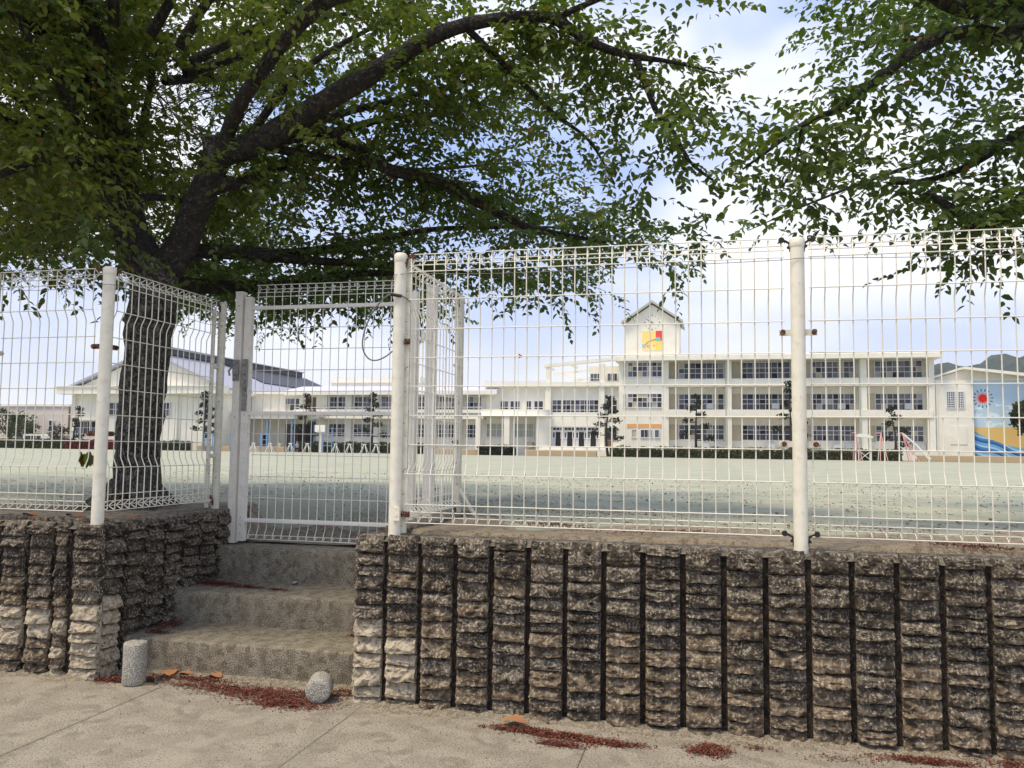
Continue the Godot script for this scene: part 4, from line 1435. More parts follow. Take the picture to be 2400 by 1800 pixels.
func garden_pine(at, h, pads, label):
	var o = thing("garden_pine", label, "pine tree", at, "pruned trees in front of the school")
	var tb = MB.new()
	var pts = []
	var rad = []
	var bend = rng.randf_range(-.4, .4)
	for k in 8:
		var t = k / 7.0
		pts.append(Vector3(bend * sin(t * 4.0) * .6, h * .96 * t, .2 * sin(t * 5.0)))
		rad.append(lerpf(.17, .035, t))
	tb.tube(pts, rad, 7)
	var places = []
	var cols = []
	var pal = [Color(.014, .022, .010), Color(.035, .045, .018), Color(.05, .055, .025)]
	for k in pads:
		var t = lerpf(.30, 1.0, k / float(pads - 1))
		var side = (1.0 if k % 2 == 0 else -1.0)
		var reach = lerpf(1.55, .0, pow(t, 1.6)) * rng.randf_range(.7, 1.1)
		var i = clampi(int(t * 7.0), 0, 6)
		var c = pts[i].lerp(pts[i + 1], t * 7.0 - i)
		var pc = c + Vector3(side * reach, .12, rng.randf_range(-.8, .8) * reach)
		if reach > .25: tb.tube([c, c.lerp(pc, .5) + Vector3(0, -.08, 0), pc], [.06, .045, .025], 5)
		var r = Vector3(lerpf(.85, .5, t), lerpf(.28, .30, t), lerpf(.7, .45, t)) * rng.randf_range(.85, 1.15)
		for q in 90:
			var v = Vector3(rng.randfn(), rng.randfn(), rng.randfn()).normalized() * pow(rng.randf(), .4)
			places.append(Transform3D(random_turn().scaled(Vector3(1.2, 1, 1) * rng.randf_range(.16, .28)), pc + v * r))
			cols.append(shade_of(pal))
	part(o, "trunk", tb.done(), M.twig)
	leaf_cloud(o, "crown", places, cols)

func leafy_tree(label, at, lobes, size, n, palette, trunk_mat, trunk_h):
	var o = thing("leafy_tree", label, "tree", at)
	var tb = MB.new()
	tb.tube([Vector3(0, -.1, 0), Vector3(.03, trunk_h * .5, 0), Vector3(0, trunk_h, 0)], [.32, .26, .2], 8)
	for l in lobes:
		for k in 6:
			var v = Vector3(rng.randfn(), absf(rng.randfn()), rng.randfn()).normalized()
			tb.tube([Vector3(0, trunk_h * .7, 0), l[0] * .7, l[0] + v * l[1] * .7], [.12, .08, .03], 5)
	part(o, "trunk", tb.done(), trunk_mat)
	var places = []
	var cols = []
	for l in lobes:
		var clumps = []
		for k in 60:
			var v = Vector3(rng.randfn(), rng.randfn(), rng.randfn()).normalized()
			clumps.append(l[0] + v * l[1] * rng.randf_range(.62, .95))
		for i in n * 2 / lobes.size():
			var c = clumps[rng.randi() % clumps.size()]
			var v = Vector3(rng.randfn(), rng.randfn(), rng.randfn()) * .22
			places.append(Transform3D(random_turn().scaled(Vector3.ONE * (size + .12) * rng.randf_range(.7, 1.2)), c + v))
			cols.append(shade_of(palette))
	leaf_cloud(o, "crown", places, cols)

# ---------------------------------------------------------------- people: tapered bones joined by a smooth minimum, meshed as surface nets
func bones_mesh(bones, cell, blend):
	var lo = Vector3.ONE * 1e9
	var hi = -lo
	for b in bones:
		var r = Vector3.ONE * (maxf(b[2], b[3]) + cell * 2.5)
		lo = lo.min(b[0] - r).min(b[1] - r)
		hi = hi.max(b[0] + r).max(b[1] + r)
	var n = Vector3i(((hi - lo) / cell).ceil())
	var fld = PackedFloat32Array()
	fld.resize((n.x + 1) * (n.y + 1) * (n.z + 1))
	var id = func(x, y, z): return x + (n.x + 1) * (y + (n.y + 1) * z)
	for z in n.z + 1:
		for y in n.y + 1:
			for x in n.x + 1:
				var p = lo + Vector3(x, y, z) * cell
				var s = 0.0
				for b in bones:
					var ab = b[1] - b[0]
					var t = clampf((p - b[0]).dot(ab) / maxf(ab.length_squared(), 1e-9), 0, 1)
					s += exp(-(p.distance_to(b[0] + ab * t) - lerpf(b[2], b[3], t)) / blend)
				fld[id.call(x, y, z)] = -blend * log(maxf(s, 1e-30))
	var verts = {}
	var corners = [Vector3i(0, 0, 0), Vector3i(1, 0, 0), Vector3i(0, 1, 0), Vector3i(1, 1, 0), Vector3i(0, 0, 1), Vector3i(1, 0, 1), Vector3i(0, 1, 1), Vector3i(1, 1, 1)]
	var edges = [[0, 1], [2, 3], [4, 5], [6, 7], [0, 2], [1, 3], [4, 6], [5, 7], [0, 4], [1, 5], [2, 6], [3, 7]]
	for z in n.z:
		for y in n.y:
			for x in n.x:
				var vals = []
				for c in corners: vals.append(fld[id.call(x + c.x, y + c.y, z + c.z)])
				var sum = Vector3.ZERO
				var k = 0
				for e in edges:
					if (vals[e[0]] < 0) != (vals[e[1]] < 0):
						var t = vals[e[0]] / (vals[e[0]] - vals[e[1]])
						sum += Vector3(corners[e[0]]).lerp(Vector3(corners[e[1]]), t)
						k += 1
				if k > 0: verts[Vector3i(x, y, z)] = lo + (Vector3(x, y, z) + sum / k) * cell
	var mb = MB.new()
	mb.smooth()
	for v in verts:
		for ax in 3:
			var d = Vector3i.ZERO
			d[ax] = 1
			var a = fld[id.call(v.x, v.y, v.z)]
			if v[ax] + 1 > n[ax]: continue
			var b = fld[id.call(v.x + d.x, v.y + d.y, v.z + d.z)]
			if (a < 0) == (b < 0): continue
			var u = Vector3i.ZERO
			u[(ax + 1) % 3] = 1
			var w = Vector3i.ZERO
			w[(ax + 2) % 3] = 1
			var q = [v, v - u, v - u - w, v - w]
			if not (verts.has(q[1]) and verts.has(q[2]) and verts.has(q[3])): continue
			if a < 0: mb.quad(verts[q[0]], verts[q[3]], verts[q[2]], verts[q[1]])
			else: mb.quad(verts[q[0]], verts[q[1]], verts[q[2]], verts[q[3]])
	return mb.done()

func child(label, at, cloth, turn):
	var o = thing("person", label, "person", at, "children on the playground")
	o.rotation.y = turn
	var skin = [[Vector3(0, 1.14, 0), Vector3(0, 1.20, .01), .085, .085], [Vector3(0, 1.0, 0), Vector3(0, 1.1, 0), .042, .042], [Vector3(0, 1.15, .08), Vector3(0, 1.135, .105), .014, .016], [Vector3(.085, 1.16, 0), Vector3(.09, 1.17, 0), .015, .018], [Vector3(-.085, 1.16, 0), Vector3(-.09, 1.17, 0), .015, .018], [Vector3(0, .62, 0), Vector3(0, .97, 0), .08, .07]]
	for s in [-1, 1]:
		skin.append([Vector3(s * .15, .94, 0), Vector3(s * .19, .74, .02), .034, .028])
		skin.append([Vector3(s * .19, .74, .02), Vector3(s * .18, .57, .07), .027, .021])
		skin.append([Vector3(s * .18, .57, .07), Vector3(s * .18, .53, .085), .022, .024])
		for k in 4: skin.append([Vector3(s * .18, .53, .07 + k * .012), Vector3(s * .175, .475 + absf(k - 1.4) * .008, .085 + k * .012), .009, .007])
		skin.append([Vector3(s * .18, .55, .09), Vector3(s * .165, .51, .125), .009, .008])
		skin.append([Vector3(s * .07, .62, 0), Vector3(s * .08, .34, .01), .065, .045])
		skin.append([Vector3(s * .08, .34, .01), Vector3(s * .085, .07, -.02), .043, .03])
		skin.append([Vector3(s * .085, .045, -.02), Vector3(s * .09, .035, .09), .038, .032])
	part(o, "body", bones_mesh(skin, .022, .012), M.skin)
	var top = [[Vector3(0, .60, 0), Vector3(0, .94, 0), .125, .115], [Vector3(-.11, .95, 0), Vector3(.11, .95, 0), .06, .06]]
	for s in [-1, 1]:
		top.append([Vector3(s * .14, .94, 0), Vector3(s * .18, .80, .01), .052, .048])
	part(o, "shirt", bones_mesh(top, .025, .02), cloth)
	var sh = []
	for s in [-1, 1]: sh.append([Vector3(s * .065, .60, 0), Vector3(s * .085, .38, .01), .085, .068])
	part(o, "shorts", bones_mesh(sh, .025, .02), M.cloth_blue if cloth == M.cloth_yellow else M.dark)
	part(o, "hair", bones_mesh([[Vector3(0, 1.20, -.02), Vector3(0, 1.23, -.015), .093, .088]], .02, .01), M.hair)

# ---------------------------------------------------------------- the cherry trees
var leaf_fine = []
var leaf_coarse = []

# a pointed oval leaf, folded along the midrib; stem at the origin, tip at y = 1: [points, normals, indices]
func leaf_shape(rows):
	var v = []
	var ix = []
	for r in rows:
		for s in [-1.0, 0.0, 1.0]:
			v.append(Vector3(r[1] * s, r[0], absf(r[1] * s) * .38 - r[0] * r[0] * .16))
	for i in rows.size() - 1:
		for s in 2:
			var a = i * 3 + s
			if rows[i][1] > 0.0: ix.append_array([a, a + 4, a + 1])
			if rows[i + 1][1] > 0.0: ix.append_array([a, a + 3, a + 4])
	var n = []
	for p in v: n.append(Vector3(-signf(p.x) * .32, .22 * p.y, 1).normalized())
	return [v, n, ix]

func leaf_in(c):
	var arr = []
	arr.resize(Mesh.ARRAY_MAX)
	arr[Mesh.ARRAY_VERTEX] = PackedVector3Array(leaf_fine[0])
	arr[Mesh.ARRAY_NORMAL] = PackedVector3Array(leaf_fine[1])
	var cs = PackedColorArray()
	for i in leaf_fine[0].size(): cs.append(c)
	arr[Mesh.ARRAY_COLOR] = cs
	arr[Mesh.ARRAY_INDEX] = PackedInt32Array(leaf_fine[2])
	var am = ArrayMesh.new()
	am.add_surface_from_arrays(Mesh.PRIMITIVE_TRIANGLES, arr)
	return am

func make_leaf_mesh():
	leaf_fine = leaf_shape([[0.0, 0.0], [.20, .22], [.52, .29], [.82, .12], [1.0, 0.0]])
	leaf_coarse = leaf_shape([[0.0, 0.0], [.45, .34], [1.0, 0.0]])

func limb_points(list):
	var pts = []
	for p in list: pts.append(Vector3(p[0], p[1], p[2]))
	return pts

func add_leaf(tree, p, dir, size, warm):
	var d = (dir + Vector3(rng.randfn(), rng.randfn(), rng.randfn()) * .25).normalized()
	var up = (Vector3.UP * 1.0 + Vector3(rng.randfn(), rng.randfn(), rng.randfn()) * .45)
	up = (up - d * up.dot(d)).normalized()
	var s = size * rng.randf_range(.7, 1.2)
	tree.places.append(Transform3D(Basis(d.cross(up) * s * rng.randf_range(.85, 1.15), d * s, up * s), p))
	var k = rng.randf()
	var c = Color(.055, .098, .024).lerp(Color(.118, .172, .044), k)
	c = c.lerp(Color(.27, .285, .050), clampf(warm * rng.randf_range(.0, 1.25), 0, 1))
	if rng.randf() < .015: c = Color(.20, .12, .03)
	tree.cols.append(c)

# a spray of leafy shoots round c, carried by a branchlet that leaves the limb at p
func spray(tree, p, c, shoots, warm, size = .0, thick = .010):
	if size == 0.0: size = tree.leaf
	var mid = p.lerp(c, .5) + Vector3(rng.randf_range(-.06, .06), rng.randf_range(.02, .12), rng.randf_range(-.06, .06))
	var pts = smooth_path([p, mid, c], 3)
	var rad = []
	for i in pts.size(): rad.append(lerpf(thick, .0035, i / float(pts.size() - 1)))
	tree.twigs.tube(pts, rad, 5, false)
	var out = (c - p).normalized()
	for s in shoots:
		var t = rng.randf_range(.35, 1.0)
		var a = pts[int(t * (pts.size() - 1))]
		var d = (out * .7 + Vector3(rng.randfn(), rng.randfn() * .38 + .02, rng.randfn())).normalized()
		var L = rng.randf_range(.22, .50)
		var b = a + d * L * .55
		var e = a + d * L + Vector3(0, -.05 * L / .4, 0)
		tree.twigs.tube([a, b, e], [.0035, .0025, .0015], 3, false)
		var n = int(L / (tree.leaf * .5))
		for i in n:
			var f = (i + .8) / n
			var q = a.lerp(b, f * 2.0) if f < .5 else b.lerp(e, f * 2.0 - 1.0)
			var side = d.cross(Vector3.UP).normalized() * (1.0 if i % 2 == 0 else -1.0)
			var fall = rng.randf_range(-.05, .6)
			add_leaf(tree, q, d * .55 + side * .75 + Vector3.DOWN * fall, size, warm)

func limb_mesh(list, sides, gnarl, sd):
	var key = limb_points(list)
	var pts = smooth_path(key, 4)
	var rad = []
	for i in pts.size():
		var t = float(i) / 4.0
		var k = mini(int(t), list.size() - 2)
		rad.append(lerpf(list[k][3], list[k + 1][3], t - k))
	var f = FastNoiseLite.new()
	f.seed = sd
	f.frequency = 3.0
	f.fractal_octaves = 3
	var mb = MB.new()
	mb.smooth()
	var rings = []
	var u = (pts[1] - pts[0]).cross(Vector3.RIGHT).normalized()
	for i in pts.size():
		var d = (pts[mini(i + 1, pts.size() - 1)] - pts[maxi(i - 1, 0)]).normalized()
		u = (u - d * u.dot(d)).normalized()
		var v = d.cross(u)
		var ring = []
		for k in sides:
			var a = TAU * k / sides
			var o = u * cos(a) + v * sin(a)
			var q = pts[i] + o * rad[i]
			ring.append(q + o * rad[i] * gnarl * (f.get_noise_3dv(q * 1.2) + .5 * f.get_noise_3dv(q * Vector3(6, 2.5, 6))))
		rings.append(ring)
	for i in pts.size() - 1:
		for k in sides:
			var k2 = (k + 1) % sides
			mb.quad(rings[i][k], rings[i + 1][k], rings[i + 1][k2], rings[i][k2])
	return mb.done()

# clumps of sprays along a limb from share t0 outward
func dress(tree, list, t0, per, reach, warm, droop = .15, shoots = 5, floor_y = 2.75, behind = false):
	var key = limb_points(list)
	var pts = smooth_path(key, 4)
	var n = pts.size()
	for i in range(int(t0 * n), n):
		for k in per:
			var p = pts[i]
			var v = Vector3(rng.randfn(), rng.randfn() * .55, rng.randfn()).normalized() * reach * rng.randf_range(.35, 1.0)
			if behind and v.z > -.05: v.z = -absf(v.z) - .1
			var c = p + v + Vector3(0, -droop * rng.randf(), 0)
			if c.y < floor_y or c.z > 1.0: continue
			spray(tree, p, c, shoots, warm)

func finish_tree(o, tree, near):
	part(o, "twigs", tree.twigs.done(), M.twig).set_meta("kind", "stuff")
	# the leaves that show largest are single parts, the rest one mass
	var eye = Vector3(0, 1.459, 4.627)
	var look = Basis.from_euler(Vector3(0.0766, 0.2350, 0.0128))
	var order = []
	for i in tree.places.size():
		var v = look.inverse() * (tree.places[i].origin - eye)
		var inside = v.z < 0 and absf(v.x) < -v.z * .60 and absf(v.y) < -v.z * .45
		order.append(Vector2(v.length() if inside else 100.0, i))
	order.sort_custom(func(a, b): return a.x < b.x)
	var single = {}
	var kinds = []
	for k in 6: kinds.append(leaf_in(Color(.055, .098, .024).lerp(Color(.25, .27, .05), k / 5.0)))
	for j in near:
		var i = int(order[j].y)
		single[i] = true
		var c = tree.cols[i]
		var k = clampi(int((c.r - .055) / .195 * 5.0 + .5), 0, 5)
		var l = part(o, "leaf", kinds[k], M.leaf)
		l.transform = Transform3D(tree.places[i].basis, tree.places[i].origin - o.position)
	var places = []
	var cols = []
	for i in tree.places.size():
		if single.has(i): continue
		places.append(Transform3D(tree.places[i].basis, tree.places[i].origin - o.position))
		cols.append(tree.cols[i])
	var mm = leaf_cloud(o, "foliage", places, cols, true)
	mm.set_meta("kind", "stuff")

func auto_limb(from, dir, length, r):
	var out = []
	var p = from
	var d = dir.normalized()
	var n = 7
	for i in n:
		out.append([p.x, p.y, p.z, lerpf(r, .004, i / float(n - 1))])
		d = (d + Vector3(rng.randfn() * .14, -.045 + rng.randfn() * .10, rng.randfn() * .14)).normalized()
		if p.y < 3.3: d = Vector3(d.x, maxf(d.y, .06), d.z).normalized()
		p += d * length / (n - 1)
	return out

func new_tree(leaf_size): return {"places": [], "cols": [], "twigs": MB.new(), "leaf": leaf_size}

func build_trees():
	rng.seed = 64
	var TR = [[-4.37,0.90,-1.06,0.205],[-4.38,1.04,-1.09,0.185],[-4.39,1.26,-1.11,0.172],[-4.39,1.59,-1.11,0.166],[-4.33,1.99,-1.07,0.168],[-4.28,2.39,-1.03,0.172],[-4.26,2.70,-1.04,0.175],[-4.23,2.90,-1.04,0.165]]
	var limbs = [[[-4.26,2.73,-1.04,0.170],[-4.43,2.98,-1.05,0.150],[-4.58,3.34,-1.06,0.135],[-4.65,3.63,-1.05,0.120],[-4.66,3.88,-1.04,0.110],[-4.65,4.17,-0.94,0.095],[-4.69,4.51,-0.83,0.080],[-4.67,4.86,-0.63,0.060],[-4.64,5.21,-0.43,0.035]], [[-4.23,2.80,-1.05,0.160],[-4.09,2.93,-1.06,0.125],[-3.93,3.20,-1.01,0.115],[-3.79,3.50,-1.00,0.110],[-3.68,3.67,-0.97,0.105],[-3.37,3.74,-0.94,0.090],[-3.01,3.94,-0.98,0.085],[-2.65,4.14,-1.01,0.080],[-2.32,4.36,-1.09,0.070],[-2.07,4.53,-1.15,0.060],[-1.81,4.64,-1.21,0.052],[-1.45,4.71,-1.30,0.046],[-1.15,4.70,-1.37,0.042],[-0.89,4.53,-1.43,0.036],[-0.61,4.45,-1.55,0.027],[-0.27,4.42,-1.68,0.015],[0.08,4.38,-1.87,0.004]], [[-3.82,3.44,-1.00,0.080],[-3.67,3.49,-1.07,0.060],[-3.58,3.51,-1.15,0.050],[-3.49,3.66,-1.33,0.045],[-3.35,3.83,-1.56,0.035],[-3.22,3.99,-1.80,0.020]], [[-3.36,3.74,-0.94,0.070],[-3.19,3.98,-1.29,0.060],[-2.96,3.98,-1.55,0.055],[-2.79,3.86,-1.70,0.052],[-2.60,3.78,-1.85,0.050],[-2.25,3.73,-2.03,0.045],[-1.99,3.59,-2.20,0.042],[-1.58,3.40,-2.40,0.034],[-1.32,3.36,-2.56,0.026],[-0.93,3.32,-2.76,0.016]], [[-4.22,2.76,-1.05,0.100],[-4.16,2.74,-1.27,0.075],[-4.04,2.77,-1.50,0.060],[-3.81,2.81,-1.76,0.050],[-3.47,2.90,-2.05,0.040],[-3.04,3.01,-2.26,0.030],[-2.51,3.00,-2.48,0.018]], [[-0.54,4.42,-1.57,0.026],[-0.40,4.01,-1.55,0.022],[-0.26,3.82,-1.58,0.018],[-0.15,3.61,-1.61,0.014],[0.04,3.45,-1.65,0.008]], [[-3.68,3.67,-0.97,0.060],[-3.38,3.95,-0.73,0.055],[-2.99,4.20,-0.52,0.050],[-2.59,4.46,-0.41,0.050],[-2.28,4.50,-0.38,0.040],[-1.92,4.57,-0.36,0.025]], [[-1.81,4.64,-1.21,0.030],[-1.56,4.44,-1.48,0.024],[-1.22,4.11,-1.66,0.018],[-0.94,3.91,-1.83,0.012],[-0.74,3.56,-1.88,0.008]], [[-1.15,4.70,-1.37,0.025],[-0.91,4.76,-1.33,0.022],[-0.56,4.84,-1.31,0.018],[-0.19,4.82,-1.39,0.012]], [[-4.65,3.63,-1.05,0.070],[-4.61,3.58,-0.64,0.060],[-4.58,3.47,-0.24,0.050],[-4.59,3.28,0.07,0.035],[-4.68,3.09,0.30,0.020]], [[-4.55,3.30,-1.07,0.070],[-5.15,3.41,-1.34,0.055],[-5.81,3.40,-1.59,0.045],[-6.51,3.37,-1.84,0.030],[-7.04,3.42,-1.91,0.020]]]
	var o = thing("cherry_tree", "big old cherry tree with a dark leaning trunk behind the left fence", "tree", Vector3(-4.37, T, -1.06))
	var tree = new_tree(.066)
	part(o, "trunk", limb_mesh(TR, 26, .22, 50), M.bark, -o.position)
	for r in [[-.30, .10], [.26, .18], [-.08, .34], [.1, -.34]]:
		var mb = MB.new()
		mb.tube(smooth_path([Vector3(r[0] * .35, .16, r[1] * .35), Vector3(r[0] * .8, .05, r[1] * .8), Vector3(r[0] * 1.3, -.03, r[1] * 1.3)], 3), [.10, .095, .085, .08, .07, .05, .03], 8)
		part(o, "root", mb.done(), M.bark)
	for i in limbs.size():
		part(o, "limb", limb_mesh(limbs[i], 12 if i < 5 else 8, .12, 60 + i), M.bark_limb, -o.position)
	# a knot where a branch was sawn off
	var kn = MB.new()
	kn.tube([Vector3(-3.72, 3.62, -.95), Vector3(-3.70, 3.80, -.86)], [.075, .06], 10)
	part(o, "stump", kn.done(), M.bark, -o.position)
	var per = [3, 2, 3, 2, 3, 1, 1, 1, 1, 4, 4]
	var start = [.45, .46, .3, .2, .3, .1, .25, .15, .1, .3, .25]
	var warm = [.55, .28, .30, .10, .10, .05, .45, .15, .15, .75, .35]
	for i in limbs.size():
		dress(tree, limbs[i], start[i], per[i], .72 if i != 4 else .5, warm[i], .22, 5, 2.80 if i != 4 else 2.45, i == 1 or i == 3)
	# more limbs spreading to the left, overhead and back over the playground
	var k = 0
	for a in [[-.2, 1.0, .9, 3.2], [-1.0, .55, .35, 4.6], [-1.0, .75, -.5, 4.4], [-.7, .55, .85, 3.6], [-.3, .6, -1.0, 4.2], [.45, .7, -1.0, 4.2], [.6, .9, -.1, 3.0], [1.0, .65, -.7, 3.4], [.2, 1.0, -.4, 4.0], [-.6, 1.0, .1, 4.2], [-1.0, .35, .05, 4.6], [.9, .35, -1.0, 3.2], [-.9, .4, -1.0, 4.6], [-.9, .7, .9, 3.4]]:
		var from = Vector3(limbs[0][2 + k % 4][0], limbs[0][2 + k % 4][1], limbs[0][2 + k % 4][2])
		if a[0] > .3: from = Vector3(limbs[1][3 + k % 3][0], limbs[1][3 + k % 3][1], limbs[1][3 + k % 3][2])
		var l = auto_limb(from, Vector3(a[0], a[1], a[2]), a[3], .042)
		part(o, "limb", limb_mesh(l, 8, .12, 80 + k), M.bark_limb, -o.position)
		dress(tree, l, .3, 3 if a[0] < .3 else 2, .95, .55 if a[0] < .3 else .25, .2, 9 if a[0] < .3 else 5, 3.05)
		k += 1
	# low limbs reaching back over the playground
	for a in [[1.0, .32, -1.0, 4.6], [.75, .22, -1.0, 5.2], [.35, .26, -1.0, 5.0], [-.1, .24, -1.0, 4.8], [-.7, .24, -1.0, 4.8]]:
		var l = auto_limb(Vector3(-4.2, 3.0, -1.1), Vector3(a[0], a[1], a[2]), a[3], .05)
		part(o, "limb", limb_mesh(l, 8, .12, 180 + k), M.bark_limb, -o.position)
		dress(tree, l, .3, 3, .85, .12, .15, 6, 2.95)
		k += 1
	# the top of the crown
	for j in 12:
		var a = TAU * j / 12.0
		var l = auto_limb(Vector3(-4.6 + .5 * cos(a), 4.6, -1.0 + .5 * sin(a)), Vector3(cos(a), 1.15 - .5 * (j % 2), sin(a)), 4.2 - 1.5 * maxf(cos(a), 0.0) - 1.4 * maxf(sin(a), 0.0), .045)
		part(o, "limb", limb_mesh(l, 7, .12, 140 + j), M.bark_limb, -o.position)
		dress(tree, l, .25, 2, 1.1, .4, .2, 5, 4.6)
	# hanging sprays below the crown
	for h in [[-4.6, 2.75, -.5, 2.45], [-4.9, 2.8, -.7, 2.5], [-4.35, 2.75, -.35, 2.55], [-4.2, 2.8, -.2, 2.65], [-3.3, 2.85, -2.1, 2.42], [-3.55, 2.8, -2.0, 2.5], [-3.1, 2.95, -2.2, 2.6], [-2.75, 2.9, -2.3, 2.5], [-2.2, 3.3, -2.3, 2.7], [-1.9, 3.3, -2.3, 2.5], [-1.7, 3.3, -2.4, 2.62], [-1.2, 3.3, -2.5, 2.95], [-.9, 3.3, -2.6, 2.9], [-.6, 3.3, -2.7, 2.85], [-4.75, 2.9, -.6, 2.62], [-5.2, 3.0, -1.2, 2.6], [-.35, 3.3, -2.5, 2.95]]:
		var sd = 1.0 if rng.randf() < .65 else -1.0
		spray(tree, Vector3(h[0], h[1] + .2, h[2]), Vector3(h[0] + sd * rng.randf_range(.25, .55), h[3] + .08, h[2] + rng.randf_range(-.2, .2)), 5, .1)
		spray(tree, Vector3(h[0], h[1] + .2, h[2]), Vector3(h[0] + sd * rng.randf_range(.1, .4), h[3] + .25, h[2] + rng.randf_range(-.3, .3)), 5, .1)
	# the shoot low on the trunk
	tree.twigs.tube([Vector3(-4.47, 1.30, -.92), Vector3(-4.53, 1.40, -.82), Vector3(-4.56, 1.38, -.77)], [.006, .004, .002], 5, false)
	for j in 14: add_leaf(tree, Vector3(-4.56, 1.385, -.77) + Vector3(rng.randf_range(-.05, .05), rng.randf_range(-.05, .02), rng.randf_range(-.05, .05)), Vector3(rng.randfn() * .3, -1.0, rng.randfn() * .3), .11, .8)
	finish_tree(o, tree, 300)

	rng.seed = 91
	var RT = [[3.09,0.91,-2.38,0.340],[3.07,1.30,-2.38,0.240],[3.01,1.99,-2.37,0.210],[2.93,2.60,-2.24,0.200],[2.78,3.15,-2.16,0.180],[2.69,3.73,-2.08,0.140],[2.49,4.41,-1.93,0.110]]
	var rl = [[[2.69,3.73,-2.08,0.130],[2.39,4.30,-1.81,0.090],[2.12,4.35,-1.64,0.070],[1.91,4.30,-1.49,0.060],[1.74,4.33,-1.45,0.052],[1.51,4.26,-1.34,0.045],[1.29,4.11,-1.23,0.040],[1.12,3.96,-1.19,0.034],[0.97,3.85,-1.16,0.030],[0.82,3.73,-1.12,0.026],[0.59,3.62,-1.07,0.020],[0.37,3.46,-1.07,0.012],[0.21,3.35,-1.08,0.007]], [[2.70,3.26,-2.09,0.140],[2.33,3.35,-1.79,0.090],[2.08,3.18,-1.63,0.065],[1.84,3.01,-1.47,0.050],[1.72,2.99,-1.44,0.040],[1.57,3.10,-1.40,0.030],[1.41,3.21,-1.37,0.018]], [[2.69,3.73,-2.08,0.100],[2.41,3.81,-1.91,0.060],[2.14,3.73,-1.75,0.035],[1.80,3.49,-1.66,0.028],[1.48,3.36,-1.59,0.018],[1.20,3.33,-1.52,0.010]], [[2.39,4.30,-1.81,0.100],[2.09,4.59,-1.53,0.090],[1.80,4.46,-1.36,0.080],[1.55,4.41,-1.19,0.060],[1.28,4.50,-1.03,0.040],[1.00,4.49,-0.86,0.020]], [[0.59,3.62,-1.07,0.014],[0.57,3.47,-1.06,0.011],[0.53,3.31,-1.05,0.008],[0.45,3.19,-1.03,0.005]], [[1.84,3.01,-1.47,0.020],[1.85,2.84,-1.47,0.014],[1.78,2.71,-1.46,0.008]]]
	var p = thing("cherry_tree", "cherry tree reaching in from the right with dark leafy branches", "tree", Vector3(3.09, T, -2.38))
	var t2 = new_tree(.072)
	part(p, "trunk", limb_mesh(RT, 22, .2, 51), M.bark, -p.position)
	for i in rl.size():
		part(p, "limb", limb_mesh(rl[i], 10, .12, 100 + i), M.bark_limb, -p.position)
	var pr = [1, 1, 2, 1, 1, 3]
	for i in rl.size():
		dress(t2, rl[i], .22 if i < 4 else .0, pr[i], .58, .04, .25, 4, 2.95 if i != 5 else 2.62)
	for j in 9:
		var a = -1.75 + 2.9 * j / 8.0
		var l = auto_limb(Vector3(2.6, 3.7 + .1 * (j % 3), -2.05), Vector3(cos(a), .65, sin(a) * .9), 3.6, .042)
		part(p, "limb", limb_mesh(l, 8, .12, 120 + j), M.bark_limb, -p.position)
		dress(t2, l, .35, 1, .85, .06, .2, 4, 3.1)
	for j in 8:
		var a = TAU * j / 8.0
		var l = auto_limb(Vector3(2.5, 4.5, -2.0), Vector3(cos(a), 1.1 - .5 * (j % 2), sin(a)), 3.8 - 1.8 * maxf(-cos(a), 0.0) - 1.2 * maxf(sin(a), 0.0), .045)
		part(p, "limb", limb_mesh(l, 7, .12, 160 + j), M.bark_limb, -p.position)
		dress(t2, l, .25, 2, 1.1, .1, .2, 5, 4.9)
	finish_tree(p, t2, 300)

# ---------------------------------------------------------------- litter on the ground
func litter(label, y, patches, soil = false):
	var o = thing("fallen_bud_scales", label, "litter", Vector3(patches[0][0], y, patches[0][1]), "", "stuff")
	var places = []
	var cols = []
	var f = FastNoiseLite.new()
	f.seed = 17
	f.frequency = 9.0
	for q in patches:
		var n = int(q[4] * 1.5)
		var c = 0
		while c < n:
			var a = rng.randf() * TAU
			var r = sqrt(-2.0 * log(maxf(rng.randf(), 1e-6))) * .5
			var x = q[0] + cos(a) * r * q[2]
			var z = q[1] + sin(a) * r * q[3]
			if rng.randf() > .55 + 1.3 * f.get_noise_2d(x, z * 1.6): 
				if rng.randf() < .8: continue
			c += 1
			var hh = .001 + rng.randf() * .012 * exp(-r * r * 1.2)
			var yy = (soil_y(x, z) + .036 - y if soil else .002) + hh
			var s = rng.randf_range(.008, .017)
			var b = Basis(Vector3.UP, rng.randf() * TAU) * Basis(Vector3.RIGHT, -PI / 2 + rng.randfn() * .5)
			places.append(Transform3D(b.scaled(Vector3.ONE * s), Vector3(x, yy, z) - Vector3(patches[0][0], 0, patches[0][1])))
			var k = rng.randf()
			cols.append(Color(.075, .017, .012).lerp(Color(.20, .040, .028), k) if rng.randf() < .8 else Color(.26, .15, .07).lerp(Color(.08, .05, .03), rng.randf()))
	var m = leaf_cloud(o, "scales", places, cols)
	m.material_override = M.bits

